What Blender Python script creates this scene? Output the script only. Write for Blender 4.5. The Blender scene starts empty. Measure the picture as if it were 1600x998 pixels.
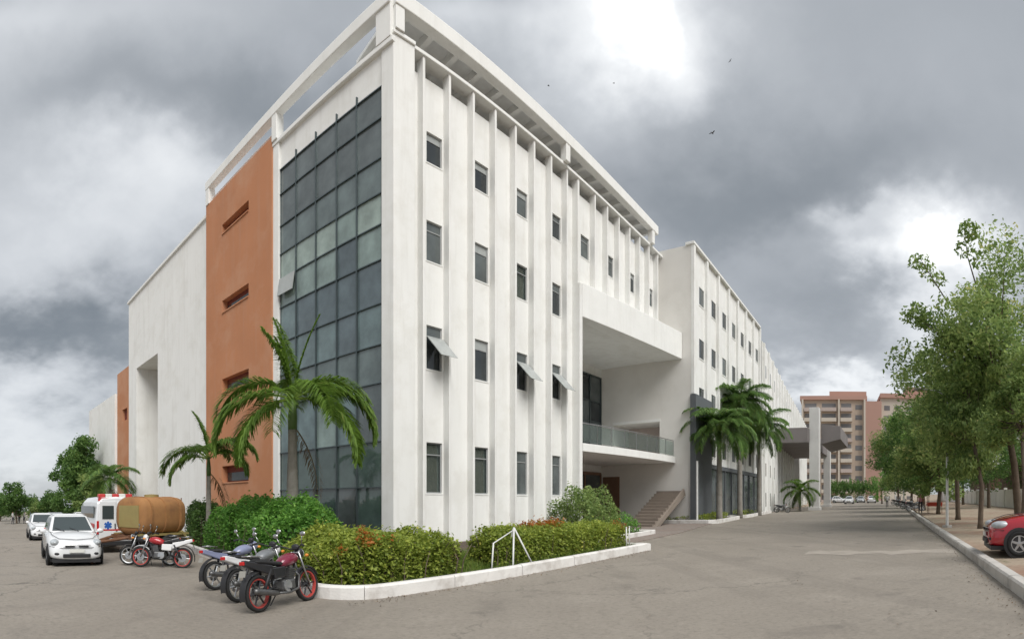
import bpy, bmesh, math, random
import numpy as np
from math import sin, cos, tan, atan2, pi, radians, sqrt
from mathutils import Matrix, Vector
random.seed(7); RNG = np.random.default_rng(7)
scene = bpy.context.scene
col = scene.collection
# ------------------------------------------------------------------ camera (phone panorama: cylindrical lens)
scene.render.engine = 'CYCLES'
EYE = 1.6
cd = bpy.data.cameras.new('camera'); cam = bpy.data.objects.new('camera', cd); col.objects.link(cam)
cam.location = (0, 0, EYE); cam.rotation_euler = (pi/2, 0, 0)
cd.type = 'PANO'
cy = cd
cy.panorama_type = 'CENTRAL_CYLINDRICAL'
cy.central_cylindrical_range_u_min = -1.0; cy.central_cylindrical_range_u_max = 1.0
cy.central_cylindrical_range_v_min = -213/800; cy.central_cylindrical_range_v_max = 785/800
cy.central_cylindrical_radius = 1.0
cd.clip_start = 0.1; cd.clip_end = 8000
scene.camera = cam
# ------------------------------------------------------------------ exposure
vs = scene.view_settings
vs.view_transform = 'Standard'; vs.look = 'None'; vs.gamma = 1; vs.use_curve_mapping = False
vs.exposure = 1.15
scene.cycles.max_bounces = 5; scene.cycles.diffuse_bounces = 3; scene.cycles.transmission_bounces = 3; scene.cycles.adaptive_threshold = .02; scene.cycles.transparent_max_bounces = 12
scene.cycles.use_denoising = True
# ------------------------------------------------------------------ world: broken storm cloud over a Nishita sky
SUN_AZ, SUN_EL = radians(150), radians(50)          # compass azimuth from +Y, clockwise: behind the camera, to its right
world = bpy.data.worlds.new('World'); scene.world = world; world.use_nodes = True
nt = world.node_tree; nt.nodes.clear()
class NG:
    def __init__(s, t): s.t = t
    def n(s, typ, **kw):
        nd = s.t.nodes.new(typ)
        for k, v in kw.items(): setattr(nd, k, v)
        return nd
    def put(s, sock, v):
        if hasattr(v, 'is_output') or isinstance(v, bpy.types.NodeSocket): s.t.links.new(v, sock)
        elif v is not None: sock.default_value = v
    def m(s, op, a, b=None, c=None, clamp=False):
        nd = s.n('ShaderNodeMath', operation=op); nd.use_clamp = clamp
        for i, v in enumerate((a, b, c)):
            if v is not None: s.put(nd.inputs[i], v)
        return nd.outputs[0]
    def noise(s, vec, scale, detail=4, rough=.55, dist=0):
        nd = s.n('ShaderNodeTexNoise'); s.put(nd.inputs['Vector'], vec)
        nd.inputs['Scale'].default_value = scale; nd.inputs['Detail'].default_value = detail
        nd.inputs['Roughness'].default_value = rough; nd.inputs['Distortion'].default_value = dist
        return nd
    def ramp(s, fac, stops, interp='LINEAR'):
        nd = s.n('ShaderNodeValToRGB'); s.put(nd.inputs[0], fac); cr = nd.color_ramp; cr.interpolation = interp
        while len(cr.elements) < len(stops): cr.elements.new(.5)
        for e, (p, c) in zip(cr.elements, stops):
            e.position = p; e.color = (c[0], c[1], c[2], 1) if hasattr(c, '__len__') else (c, c, c, 1)
        return nd.outputs[0]
    def mix(s, fac, a, b, blend='MIX'):
        nd = s.n('ShaderNodeMix', data_type='RGBA', blend_type=blend)
        s.put(nd.inputs[0], fac)
        for i, v in ((6, a), (7, b)):
            if isinstance(v, tuple) and len(v) == 3: v = (*v, 1)
            s.put(nd.inputs[i], v)
        return nd.outputs[2]
g = NG(nt)
tc = g.n('ShaderNodeTexCoord').outputs['Generated']
sep = g.n('ShaderNodeSeparateXYZ'); nt.links.new(tc, sep.inputs[0])
dx, dy, dz = sep.outputs
hor = g.m('SQRT', g.m('ADD', g.m('MULTIPLY', dx, dx), g.m('MULTIPLY', dy, dy)))
az = g.m('ARCTAN2', dx, dy)
el = g.m('DIVIDE', dz, g.m('MAXIMUM', hor, .02))
zc = g.m('ADD', g.m('MAXIMUM', dz, 0.0), .34)
cv = g.n('ShaderNodeCombineXYZ')
nt.links.new(g.m('DIVIDE', dx, zc), cv.inputs[0]); nt.links.new(g.m('DIVIDE', dy, zc), cv.inputs[1])
warp = g.noise(cv.outputs[0], 1.6, 5, .6)
ws = g.n('ShaderNodeSeparateColor'); nt.links.new(warp.outputs['Color'], ws.inputs[0])
w2_ = g.n('ShaderNodeSeparateColor'); nt.links.new(g.noise(cv.outputs[0], 5.5, 5, .62).outputs['Color'], w2_.inputs[0])
azw = g.m('ADD', az, g.m('ADD', g.m('MULTIPLY', g.m('SUBTRACT', ws.outputs[0], .5), .50), g.m('MULTIPLY', g.m('SUBTRACT', w2_.outputs[0], .5), .18)))
elw = g.m('ADD', el, g.m('ADD', g.m('MULTIPLY', g.m('SUBTRACT', ws.outputs[1], .5), .40), g.m('MULTIPLY', g.m('SUBTRACT', w2_.outputs[1], .5), .15)))
base = g.noise(cv.outputs[0], .75, 5, .5, .4).outputs[0]
fine = g.noise(cv.outputs[0], 3.2, 6, .6, .2).outputs[0]
B = g.m('ADD', g.m('MULTIPLY', g.m('SUBTRACT', base, .5), .55), g.m('ADD', g.m('MULTIPLY', g.m('SUBTRACT', fine, .5), .15), .46))
# cloud banks and gaps seen in the picture: (azimuth, tan elevation, widths, amount)
for (px, py, rx, ry, amp) in [(1005,45,120,80,.58), (1090,130,60,60,.16), (1390,400,115,52,.46), (1300,335,80,30,.22), (1500,400,70,70,.20), (1330,585,130,30,.34), (1440,480,60,60,.2),
                              (235,265,105,75,.26), (170,370,190,75,.17), (700,60,110,40,.20), (60,20,320,45,.10), (30,680,220,65,.16), (50,535,230,48,-.42),
                              (300,165,260,50,-.17), (480,200,140,70,-.12), (1150,320,200,75,-.24), (1330,240,300,80,-.14), (1270,470,150,60,-.14), (860,70,60,60,.10), (1000,300,90,60,-.05)]:
    a = g.m('DIVIDE', g.m('SUBTRACT', azw, (px-800)/800), rx/800); b = g.m('DIVIDE', g.m('SUBTRACT', elw, (785-py)/800), ry/800)
    r2 = g.m('ADD', g.m('MULTIPLY', a, a), g.m('MULTIPLY', b, b))
    B = g.m('ADD', B, g.m('MULTIPLY', g.m('EXPONENT', g.m('MULTIPLY', r2, -1.0)), amp))
cloud = g.ramp(B, [(0.0, (.080,.092,.104)), (.22, (.128,.140,.152)), (.42, (.196,.208,.222)), (.60, (.300,.312,.326)), (.80, (.42,.43,.438)), (1.02, (.66,.662,.66))])
sky = g.n('ShaderNodeTexSky', sky_type='NISHITA'); sky.sun_disc = False
sky.sun_elevation = SUN_EL; sky.sun_rotation = SUN_AZ
skys = g.n('ShaderNodeVectorMath', operation='SCALE'); nt.links.new(sky.outputs[0], skys.inputs[0]); skys.inputs['Scale'].default_value = 0.10
skyc = g.mix(.96, skys.outputs[0], cloud)
bgn = g.n('ShaderNodeBackground'); nt.links.new(skyc, bgn.inputs[0]); bgn.inputs[1].default_value = 1.0
world.cycles.sampling_method = 'MANUAL'; world.cycles.sample_map_resolution = 256
wo = g.n('ShaderNodeOutputWorld'); nt.links.new(bgn.outputs[0], wo.inputs[0])
# ------------------------------------------------------------------ sun behind thin cloud
sl = bpy.data.lights.new('sun', 'SUN'); sl.energy = 1.5; sl.angle = radians(40); sl.color = (1, .975, .935)
sun = bpy.data.objects.new('sun', sl); col.objects.link(sun)
sdir = Vector((sin(SUN_AZ)*cos(SUN_EL), cos(SUN_AZ)*cos(SUN_EL), sin(SUN_EL)))
sun.rotation_euler = sdir.to_track_quat('Z', 'Y').to_euler(); sun.location = sdir*100
# ------------------------------------------------------------------ layout frames
SL = .022
def gz(x, y=0): return SL*x                          # the site falls gently to the left
TR, TL = radians(42.4705), radians(-61.8078)         # directions of the two street fronts
drv = Vector((sin(TR), cos(TR), 0)); prv = Vector((cos(TR), -sin(TR), 0))
C0 = Vector((-4.0774, 17.3167, 0)); L0 = 10.02; PR = 14.7
dlv = Vector((sin(TL), cos(TL), 0)); ilv = Vector((-dlv.y, dlv.x, 0)); ilv = ilv if ilv.y > 0 else -ilv
irv = -prv
def W(t, p, z=None):
    v = drv*t + prv*p; v.z = gz(v.x) if z is None else z; return v
class Fr:                                            # a wall frame: u along the wall, v inward, z up
    def __init__(s, o, u, v): s.o, s.u, s.v = Vector(o), Vector(u), Vector(v)
    def __call__(s, u, v, z):
        p = s.o + s.u*u + s.v*v; return (p.x, p.y, z)
class FrZ(Fr):
    def __call__(s, u, v, z): p = s.o + s.u*u + s.v*v; return (p.x, p.y, z*.93)
FR = Fr(C0, drv, irv); FL = Fr(C0, dlv, ilv)
# ------------------------------------------------------------------ objects
WMX = {}
class MB:
    def __init__(s): s.v = []; s.f = []; s.mi = []; s.cur = 0
    def add(s, vs, fs):
        o = len(s.v); s.v += [tuple(v) for v in vs]; s.f += [tuple(i+o for i in f) for f in fs]; s.mi += [s.cur]*len(fs); return s
    def hexa(s, p): return s.add(p, [(0,3,2,1),(4,5,6,7),(0,1,5,4),(1,2,6,5),(2,3,7,6),(3,0,4,7)])
    def box(s, x0, x1, y0, y1, z0, z1): return s.hexa([(x0,y0,z0),(x1,y0,z0),(x1,y1,z0),(x0,y1,z0),(x0,y0,z1),(x1,y0,z1),(x1,y1,z1),(x0,y1,z1)])
    def fbox(s, fr, u0, u1, v0, v1, z0, z1): return s.hexa([fr(u0,v0,z0),fr(u1,v0,z0),fr(u1,v1,z0),fr(u0,v1,z0),fr(u0,v0,z1),fr(u1,v0,z1),fr(u1,v1,z1),fr(u0,v1,z1)])
    def prism(s, pts, z0, z1):
        n = len(pts); zz = lambda z, p: z(p) if callable(z) else z
        vs = [(p[0],p[1],zz(z0,p)) for p in pts] + [(p[0],p[1],zz(z1,p)) for p in pts]
        return s.add(vs, [tuple(range(n-1,-1,-1)), tuple(range(n,2*n))] + [(i,(i+1)%n,n+(i+1)%n,n+i) for i in range(n)])
    def tube(s, pts, rad, n=8, caps=True, sq=1.0):
        pts = [Vector(p) for p in pts]; R = rad if hasattr(rad,'__len__') else [rad]*len(pts)
        vs = []; fs = []; up = None
        for i, p in enumerate(pts):
            d = (pts[min(i+1,len(pts)-1)] - pts[max(i-1,0)]).normalized()
            if up is None: up = Vector((0,0,1)) if abs(d.z) < .9 else Vector((1,0,0))
            a = d.cross(up).normalized(); b = a.cross(d).normalized(); up = b
            for k in range(n):
                q = 2*pi*k/n; vs.append(p + a*(cos(q)*R[i]) + b*(sin(q)*R[i]*sq))
        for i in range(len(pts)-1):
            for k in range(n): fs.append((i*n+k, i*n+(k+1)%n, (i+1)*n+(k+1)%n, (i+1)*n+k))
        if caps: fs += [tuple(range(n-1,-1,-1)), tuple(range((len(pts)-1)*n, len(pts)*n))]
        return s.add(vs, fs)
    def lathe(s, prof, c, axis='z', n=20, closed=False):
        vs = []; fs = []; m = len(prof)
        for (r, h) in prof:
            for k in range(n):
                q = 2*pi*k/n; x, y = cos(q)*r, sin(q)*r
                vs.append(Vector(c) + (Vector((x,y,h)) if axis=='z' else Vector((x,h,y)) if axis=='y' else Vector((h,x,y))))
        for i in range(m if closed else m-1):
            for k in range(n): fs.append((i*n+k, i*n+(k+1)%n, ((i+1)%m)*n+(k+1)%n, ((i+1)%m)*n+k))
        return s.add(vs, fs)
    def disc(s, c, r, axis='y', n=20, off=0):
        vs = []
        for k in range(n):
            q = 2*pi*k/n; x, y = cos(q)*r, sin(q)*r
            vs.append(Vector(c) + (Vector((x,off,y)) if axis=='y' else Vector((x,y,off)) if axis=='z' else Vector((off,x,y))))
        return s.add(vs, [tuple(range(n))])
    def loft(s, rings, caps=True):
        n = len(rings[0]); vs = [p for r in rings for p in r]; fs = []
        for i in range(len(rings)-1):
            for k in range(n): fs.append((i*n+k, i*n+(k+1)%n, (i+1)*n+(k+1)%n, (i+1)*n+k))
        if caps: fs += [tuple(range(n-1,-1,-1)), tuple(range((len(rings)-1)*n, len(rings)*n))]
        return s.add(vs, fs)
    def ell(s, c, r, n=12, m=8):
        vs = []; fs = []
        for i in range(m+1):
            a = pi*i/m
            for k in range(n): vs.append((c[0]+r[0]*sin(a)*cos(2*pi*k/n), c[1]+r[1]*sin(a)*sin(2*pi*k/n), c[2]-r[2]*cos(a)))
        for i in range(m):
            for k in range(n): fs.append((i*n+k, i*n+(k+1)%n, (i+1)*n+(k+1)%n, (i+1)*n+k))
        return s.add(vs, fs)
    def holed(s, fr, u0, u1, z0, z1, v, holes, depth=.2, back=False):
        """wall face in plane v with rectangular holes (u0,u1,z0,z1) and their reveals"""
        us = sorted({u0,u1,*[h[0] for h in holes],*[h[1] for h in holes]}); zs = sorted({z0,z1,*[h[2] for h in holes],*[h[3] for h in holes]})
        us = [u for u in us if u0-1e-6 <= u <= u1+1e-6]; zs = [z for z in zs if z0-1e-6 <= z <= z1+1e-6]
        for i in range(len(us)-1):
            for j in range(len(zs)-1):
                uc, zc_ = (us[i]+us[i+1])/2, (zs[j]+zs[j+1])/2
                if any(h[0]<uc<h[1] and h[2]<zc_<h[3] for h in holes): continue
                s.add([fr(us[i],v,zs[j]),fr(us[i+1],v,zs[j]),fr(us[i+1],v,zs[j+1]),fr(us[i],v,zs[j+1])], [(0,1,2,3)])
        for (a,b,c,d) in holes:
            q = [(a,c),(b,c),(b,d),(a,d)]
            for k in range(4):
                (ua,za),(ub,zb) = q[k], q[(k+1)%4]
                s.add([fr(ua,v,za),fr(ub,v,zb),fr(ub,v+depth,zb),fr(ua,v+depth,za)], [(0,1,2,3)])
            if back: s.add([fr(a,v+depth,c),fr(b,v+depth,c),fr(b,v+depth,d),fr(a,v+depth,d)], [(0,1,2,3)])
        return s
    def mesh(s, name, mats, smooth=False, fix=True):
        me = bpy.data.meshes.new(name); me.from_pydata(s.v, [], s.f)
        for m in (mats if isinstance(mats,(list,tuple)) else [mats]): me.materials.append(M(m))
        if any(s.mi): me.polygons.foreach_set('material_index', s.mi)
        if fix:
            bm = bmesh.new(); bm.from_mesh(me); bmesh.ops.recalc_face_normals(bm, faces=bm.faces); bm.to_mesh(me); bm.free()
        if smooth: me.polygons.foreach_set('use_smooth', [True]*len(me.polygons))
        me.update(); return me
    def build(s, name, mats, parent=None, smooth=False, bevel=0, sub=0, kind=None, label=None):
        return link(name, s.mesh(name, mats, smooth or sub > 0), parent, bevel, sub, kind, label)
def link(name, me, parent=None, bevel=0, sub=0, kind=None, label=None, mat=None):
    o = bpy.data.objects.new(name, me); col.objects.link(o)
    WMX[o] = mat or Matrix.Identity(4)
    if mat: o.matrix_basis = mat
    if parent is not None: o.parent = parent; o.matrix_parent_inverse = WMX[parent].inverted()
    if bevel:
        b = o.modifiers.new('bevel','BEVEL'); b.width = bevel; b.segments = 2; b.limit_method = 'ANGLE'
    if sub:
        b = o.modifiers.new('subdivision','SUBSURF'); b.levels = sub; b.render_levels = sub
    if kind: o['kind'] = kind
    if label: o['label'] = label
    return o
def tag(o, label, cat, group=None, kind=None):
    o['label'] = label; o['category'] = cat
    if group: o['group'] = group
    if kind: o['kind'] = kind
    return o
def thing(name, label, cat, loc=(0,0,0), rz=0, group=None):
    o = bpy.data.objects.new(name, None); col.objects.link(o); o.empty_display_size = .3
    o.location = loc; o.rotation_euler = (0,0,rz); WMX[o] = Matrix.Translation(loc) @ Matrix.Rotation(rz,4,'Z')
    return tag(o, label, cat, group)
def copy_tree(o, parent=None):
    c = o.copy(); col.objects.link(c); c.parent = parent
    if parent is not None: c.matrix_parent_inverse = o.matrix_parent_inverse.copy()
    for ch in list(o.children): copy_tree(ch, c)
    return c
def recolor(o, table):
    for ch in o.children_recursive:
        if ch.type != 'MESH': continue
        for sl_ in ch.material_slots:
            nm = sl_.material.name
            if nm in table: sl_.link = 'OBJECT'; sl_.material = M(table[nm])
def place(o, x, y, heading, z=None, lean=0, label=None, group=None):
    """heading = compass azimuth the thing's +x axis points to"""
    o.location = (x, y, gz(x) if z is None else z); o.rotation_euler = (lean, 0, pi/2-heading)
    if label: o['label'] = label
    if group: o['group'] = group
    return o
# ------------------------------------------------------------------ materials
MATS = {}
def M(n):
    if isinstance(n, bpy.types.Material): return n
    return MATS[n]
def mat(name, c, rough=.7, var=.12, scale=3.0, bump=0.0, bscale=40, metal=0.0, spec=.5, dirt=None, coat=0, streak=0, c2=None, emit=None, ior=1.5):
    m = bpy.data.materials.new(name); m.use_nodes = True; MATS[name] = m
    t = m.node_tree; q = NG(t); bs = t.nodes['Principled BSDF']
    co = q.n('ShaderNodeTexCoord').outputs['Object']
    nz = q.noise(co, scale, 5, .6).outputs[0]
    c = tuple(c); lo = c2 or tuple(x*(1-var) for x in c); hi = c if c2 else tuple(min(1,x*(1+var)) for x in c)
    cc = q.mix(q.ramp(nz, [(.3,0.),(.7,1.)]), lo, hi)
    if streak:
        mp = q.n('ShaderNodeMapping'); t.links.new(co, mp.inputs[0]); mp.inputs['Scale'].default_value = (1.5,1.5,.13)
        st = q.noise(mp.outputs[0], 1.6, 6, .65).outputs[0]
        cc = q.mix(q.m('MULTIPLY', q.ramp(st, [(.50,0.),(.75,1.)]), streak), cc, (.42,.40,.35))
    if dirt:
        dn = q.noise(co, dirt[1], 6, .65).outputs[0]
        cc = q.mix(q.m('MULTIPLY', q.ramp(dn, [(.48,0.),(.66,1.)]), dirt[2]), cc, dirt[0])
    t.links.new(cc, bs.inputs['Base Color'])
    bs.inputs['Roughness'].default_value = rough; bs.inputs['Metallic'].default_value = metal
    bs.inputs['Specular IOR Level'].default_value = spec; bs.inputs['Coat Weight'].default_value = coat
    if coat: bs.inputs['Coat Roughness'].default_value = .08
    bs.inputs['IOR'].default_value = ior
    if bump:
        bn = q.noise(co, bscale, 4, .6).outputs[0]
        bp = q.n('ShaderNodeBump'); bp.inputs['Strength'].default_value = bump; bp.inputs['Distance'].default_value = .02
        t.links.new(bn, bp.inputs['Height']); t.links.new(bp.outputs[0], bs.inputs['Normal'])
    if emit:
        bs.inputs['Emission Color'].default_value = (*emit[0],1); bs.inputs['Emission Strength'].default_value = emit[1]
    return m
def leafmat(name, c1, c2, c3=None, rough=.55, trans=.5):
    m = bpy.data.materials.new(name); m.use_nodes = True; MATS[name] = m
    t = m.node_tree; q = NG(t); bs = t.nodes['Principled BSDF']; out = t.nodes['Material Output']
    at = q.n('ShaderNodeAttribute', attribute_name='rnd').outputs['Fac']
    st = [(0.,c1),(.8,c2)] + ([(1.,c3)] if c3 else [(1.,c2)])
    cc = q.ramp(at, st)
    t.links.new(cc, bs.inputs['Base Color']); bs.inputs['Roughness'].default_value = rough; bs.inputs['Specular IOR Level'].default_value = .35
    tr = q.n('ShaderNodeBsdfTranslucent'); t.links.new(cc, tr.inputs[0])
    mx = q.n('ShaderNodeMixShader'); mx.inputs[0].default_value = trans
    t.links.new(bs.outputs[0], mx.inputs[1]); t.links.new(tr.outputs[0], mx.inputs[2]); t.links.new(mx.outputs[0], out.inputs[0])
    return m
def glassmat(name, tint, alpha=.5, rough=.03):
    m = bpy.data.materials.new(name); m.use_nodes = True; MATS[name] = m
    t = m.node_tree; q = NG(t); out = t.nodes['Material Output']; bs = t.nodes['Principled BSDF']
    bs.inputs['Base Color'].default_value = (*tint,1); bs.inputs['Roughness'].default_value = rough
    tr = q.n('ShaderNodeBsdfTransparent'); tr.inputs[0].default_value = (.85,.9,.88,1)
    mx = q.n('ShaderNodeMixShader'); mx.inputs[0].default_value = alpha
    t.links.new(tr.outputs[0], mx.inputs[1]); t.links.new(bs.outputs[0], mx.inputs[2]); t.links.new(mx.outputs[0], out.inputs[0])
    return m
mat('white_wall', (.81,.81,.785), .75, .025, .5, .15, 25, streak=.22, dirt=((.58,.56,.50),.8,.26))
mat('white_trim', (.81,.81,.785), .7, .03, 1.5, .1, 30, streak=.18)
mat('cream_wall', (.74,.72,.68), .8, .03, .6, .1, 20, dirt=((.55,.52,.47),.5,.25))
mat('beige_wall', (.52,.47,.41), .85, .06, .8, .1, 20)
mat('orange_wall', (.47,.205,.10), .85, .06, .5, .25, 30, dirt=((.52,.28,.17),.45,.7), streak=.13)
mat('slot_red', (.16,.035,.02), .8, .1)
mat('roof_grey', (.35,.34,.32), .9, .1)
mat('alu', (.10,.125,.13), .35, .08, 2, metal=.6)
mat('win_frame', (.30,.31,.31), .5, .08)
mat('dark_glass', (.035,.042,.045), .06, .3, .9, spec=.6)
mat('grey_glass', (.10,.115,.115), .10, .3, .9, spec=.6)
for i,c in enumerate([(.080,.095,.094),(.088,.105,.105),(.10,.128,.126),(.23,.285,.255),(.17,.222,.205),(.078,.105,.115),(.11,.155,.158),(.06,.088,.080)]):  # pane tints; the paler greens also put tree reflections into the colour
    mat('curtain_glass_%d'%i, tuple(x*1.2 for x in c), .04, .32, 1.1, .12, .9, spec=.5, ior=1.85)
mat('sash_glass', (.36,.38,.37), .25, .1)
mat('slate_panel', (.115,.125,.135), .6, .08, .7)
mat('concrete', (.40,.385,.36), .85, .1, 1.2, .3, 30, dirt=((.25,.235,.21),1.0,.4))
mat('conc_brown', (.24,.20,.165), .85, .12, 1.2, .3, 30)
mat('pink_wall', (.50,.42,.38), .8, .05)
mat('brown_door', (.20,.115,.075), .5, .1)
mat('kerb_white', (.72,.70,.67), .8, .05, 2.5, .4, 30, dirt=((.34,.30,.26),1.6,.55))
mat('kerb_grey', (.50,.475,.44), .85, .08, 2.5, .5, 30, dirt=((.24,.21,.18),1.4,.65))
mat('soil', (.085,.06,.042), .95, .25, 2, .8, 25)
mat('brick_red', (.46,.28,.225), .85, .08, .05)  # apartment wall colours, here and below, are paled to stand for distance haze
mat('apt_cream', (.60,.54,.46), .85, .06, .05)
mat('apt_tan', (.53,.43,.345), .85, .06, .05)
mat('apt_glass', (.19,.185,.185), .2, .2, .1)
mat('bark', (.12,.09,.065), .95, .25, 4, .8, 18)
mat('palm_trunk', (.27,.25,.22), .9, .16, 3, .4, 14, dirt=((.15,.13,.11),2.5,.5))
mat('crownshaft', (.10,.17,.05), .5, .15, 3)
mat('pole_white', (.66,.66,.64), .5, .05)
mat('car_white', (.76,.77,.78), .25, .01, 1, coat=.8)
mat('car_silver', (.50,.52,.54), .25, .02, 1, coat=.8, metal=.3)
mat('car_red', (.42,.012,.025), .22, .03, 1, coat=1.0)
mat('car_glass', (.045,.06,.062), .04, .1, .8, spec=.8)
mat('rubber', (.018,.018,.018), .85, .15)
mat('black_plastic', (.022,.022,.024), .55, .15)
mat('chrome', (.50,.50,.50), .32, .05, metal=1)
mat('rim_silver', (.45,.46,.47), .3, .05, metal=.7)
mat('lamp_clear', (.42,.45,.47), .08, .25, 9, spec=.8)
mat('lamp_red', (.50,.02,.02), .2, .05)
mat('lamp_orange', (.7,.25,.03), .25, .05)
mat('plate_grey', (.30,.29,.26), .6, .1)
mat('plate_white', (.7,.7,.66), .5, .05)
mat('van_red', (.52,.05,.05), .4, .04)
mat('star_blue', (.03,.12,.42), .4, .03)
mat('tank_orange', (.34,.165,.06), .85, .15, 1.6, .2, 12, dirt=((.19,.09,.04),1.3,.7))
mat('tank_olive', (.30,.24,.09), .6, .15, 2, dirt=((.2,.12,.05),2,.5))
mat('rust', (.16,.075,.04), .85, .25, 6)
mat('moto_red', (.40,.02,.03), .25, .05, coat=.7)
mat('moto_maroon', (.18,.015,.04), .25, .05, coat=.7)
mat('moto_blue', (.22,.24,.36), .3, .05, coat=.5)
mat('moto_black', (.02,.02,.023), .3, .1, coat=.5)
mat('moto_grey', (.24,.25,.26), .35, .05, metal=.4)
mat('moto_white', (.70,.70,.70), .3, .02, coat=.5)
mat('rim_red', (.40,.05,.04), .65, .2, 8)
mat('seat_black', (.016,.016,.017), .7, .2)
mat('engine', (.15,.15,.15), .45, .2, 12, metal=.7)
mat('shirt_white', (.68,.67,.66), .9, .05); mat('shirt_blue', (.16,.24,.42), .9, .05); mat('shirt_pink', (.55,.26,.28), .9, .05)
mat('trousers', (.045,.045,.06), .9, .1); mat('skin', (.24,.12,.075), .6, .05); mat('hair', (.012,.01,.009), .7, .1)
mat('bird_dark', (.03,.028,.026), .8, .1)
mat('cart_red', (.52,.07,.04), .6, .08); mat('shed_brown', (.13,.075,.05), .85, .2, 1.2)
mat('pot_maroon', (.05,.015,.025), .6, .1)
leafmat('leaf_tree', (0.132,0.219,0.066), (0.379,0.484,0.160), (0.626,0.617,0.248))
leafmat('leaf_dark', (0.065,0.140,0.039), (0.175,0.296,0.077), (0.293,0.421,0.110))
leafmat('leaf_bright', (0.101,0.247,0.051), (0.237,0.472,0.085), (0.381,0.580,0.129))
leafmat('leaf_hedge', (0.161,0.239,0.042), (0.485,0.546,0.104), (0.767,0.661,0.143))
leafmat('leaf_orange', (0.360,0.120,0.030), (0.570,0.210,0.045), (0.300,0.255,0.060))
leafmat('leaf_maroon', (0.045,0.018,0.021), (0.105,0.030,0.038), (0.135,0.075,0.045))
leafmat('leaf_dry', (.16,.10,.05), (.30,.21,.11), (.38,.30,.18))
leafmat('leaf_litter', (.06,.045,.03), (.20,.13,.07), (.33,.28,.22), trans=.1)
leafmat('leaf_grass', (0.105,0.180,0.030), (0.210,0.300,0.060), (0.300,0.330,0.090))
leafmat('leaf_palm', (0.069,0.140,0.027), (0.176,0.290,0.055), (0.390,0.375,0.088), rough=.55)
leafmat('leaf_palm_bright', (0.103,0.185,0.031), (0.205,0.330,0.055), (0.337,0.370,0.094), rough=.55)
leafmat('leaf_palm_dark', (0.092,0.190,0.059), (0.246,0.381,0.109), (0.493,0.495,0.147), rough=.4)
glassmat('clear_glass', (.03,.04,.04), .35)
glassmat('rail_glass', (.22,.25,.24), .25)
def asphalt():
    m = bpy.data.materials.new('asphalt'); m.use_nodes = True; MATS['asphalt'] = m
    t = m.node_tree; q = NG(t); bs = t.nodes['Principled BSDF']
    co = q.n('ShaderNodeTexCoord').outputs['Object']
    big = q.noise(co, .11, 5, .6, .6).outputs[0]; mid = q.noise(co, .7, 6, .65, .3).outputs[0]; grain = q.noise(co, 60, 3, .7).outputs[0]
    c = q.mix(q.ramp(big, [(.35,0.),(.65,1.)]), (.240,.212,.178), (.290,.258,.218))
    c = q.mix(q.m('MULTIPLY', q.ramp(mid, [(.52,0.),(.70,1.)]), .5), c, (.33,.297,.255))
    c = q.mix(q.m('MULTIPLY', q.ramp(mid, [(.28,1.),(.42,0.)]), .55), c, (.150,.132,.112))
    c = q.mix(q.m('MULTIPLY', q.m('SUBTRACT', grain, .5), .5), c, (.37,.335,.29))
    agg = q.noise(co, 14, 5, .75).outputs[0]
    c = q.mix(q.m('MULTIPLY', q.ramp(agg, [(.35,1.),(.50,0.)]), .42), c, (.13,.115,.10))
    c = q.mix(q.m('MULTIPLY', q.ramp(agg, [(.58,0.),(.72,1.)]), .42), c, (.42,.38,.33))
    oil = q.noise(co, .9, 3, .5, .2).outputs[0]
    c = q.mix(q.m('MULTIPLY', q.ramp(oil, [(.66,0.),(.74,1.)]), .5), c, (.10,.09,.08))
    mpt = q.n('ShaderNodeMapping'); t.links.new(co, mpt.inputs[0]); mpt.inputs['Rotation'].default_value = (0,0,TR); mpt.inputs['Scale'].default_value = (1.4,.05,1)
    trk = q.noise(mpt.outputs[0], 1.0, 4, .6).outputs[0]
    c = q.mix(q.m('MULTIPLY', q.ramp(trk, [(.50,0.),(.68,1.)]), .30), c, (.155,.138,.118))
    vo = q.n('ShaderNodeTexVoronoi', feature='DISTANCE_TO_EDGE'); vo.inputs['Scale'].default_value = .30
    wv = q.n('ShaderNodeVectorMath', operation='ADD'); wn = q.noise(co, 1.1, 5, .7)
    sc_ = q.n('ShaderNodeVectorMath', operation='SCALE'); t.links.new(wn.outputs['Color'], sc_.inputs[0]); sc_.inputs['Scale'].default_value = 1.6
    t.links.new(co, wv.inputs[0]); t.links.new(sc_.outputs[0], wv.inputs[1]); t.links.new(wv.outputs[0], vo.inputs['Vector'])
    crack = q.m('MULTIPLY', q.ramp(vo.outputs['Distance'], [(0.,1.),(.013,0.)]), q.ramp(big, [(.45,0.),(.6,.75)]))
    c = q.mix(crack, c, (.07,.063,.056))
    t.links.new(c, bs.inputs['Base Color'])
    t.links.new(q.ramp(mid, [(.3,.62),(.7,.9)]), bs.inputs['Roughness']); bs.inputs['Specular IOR Level'].default_value = .35
    bp = q.n('ShaderNodeBump'); bp.inputs['Strength'].default_value = .35; bp.inputs['Distance'].default_value = .01
    t.links.new(grain, bp.inputs['Height']); t.links.new(bp.outputs[0], bs.inputs['Normal'])
asphalt()
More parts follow.
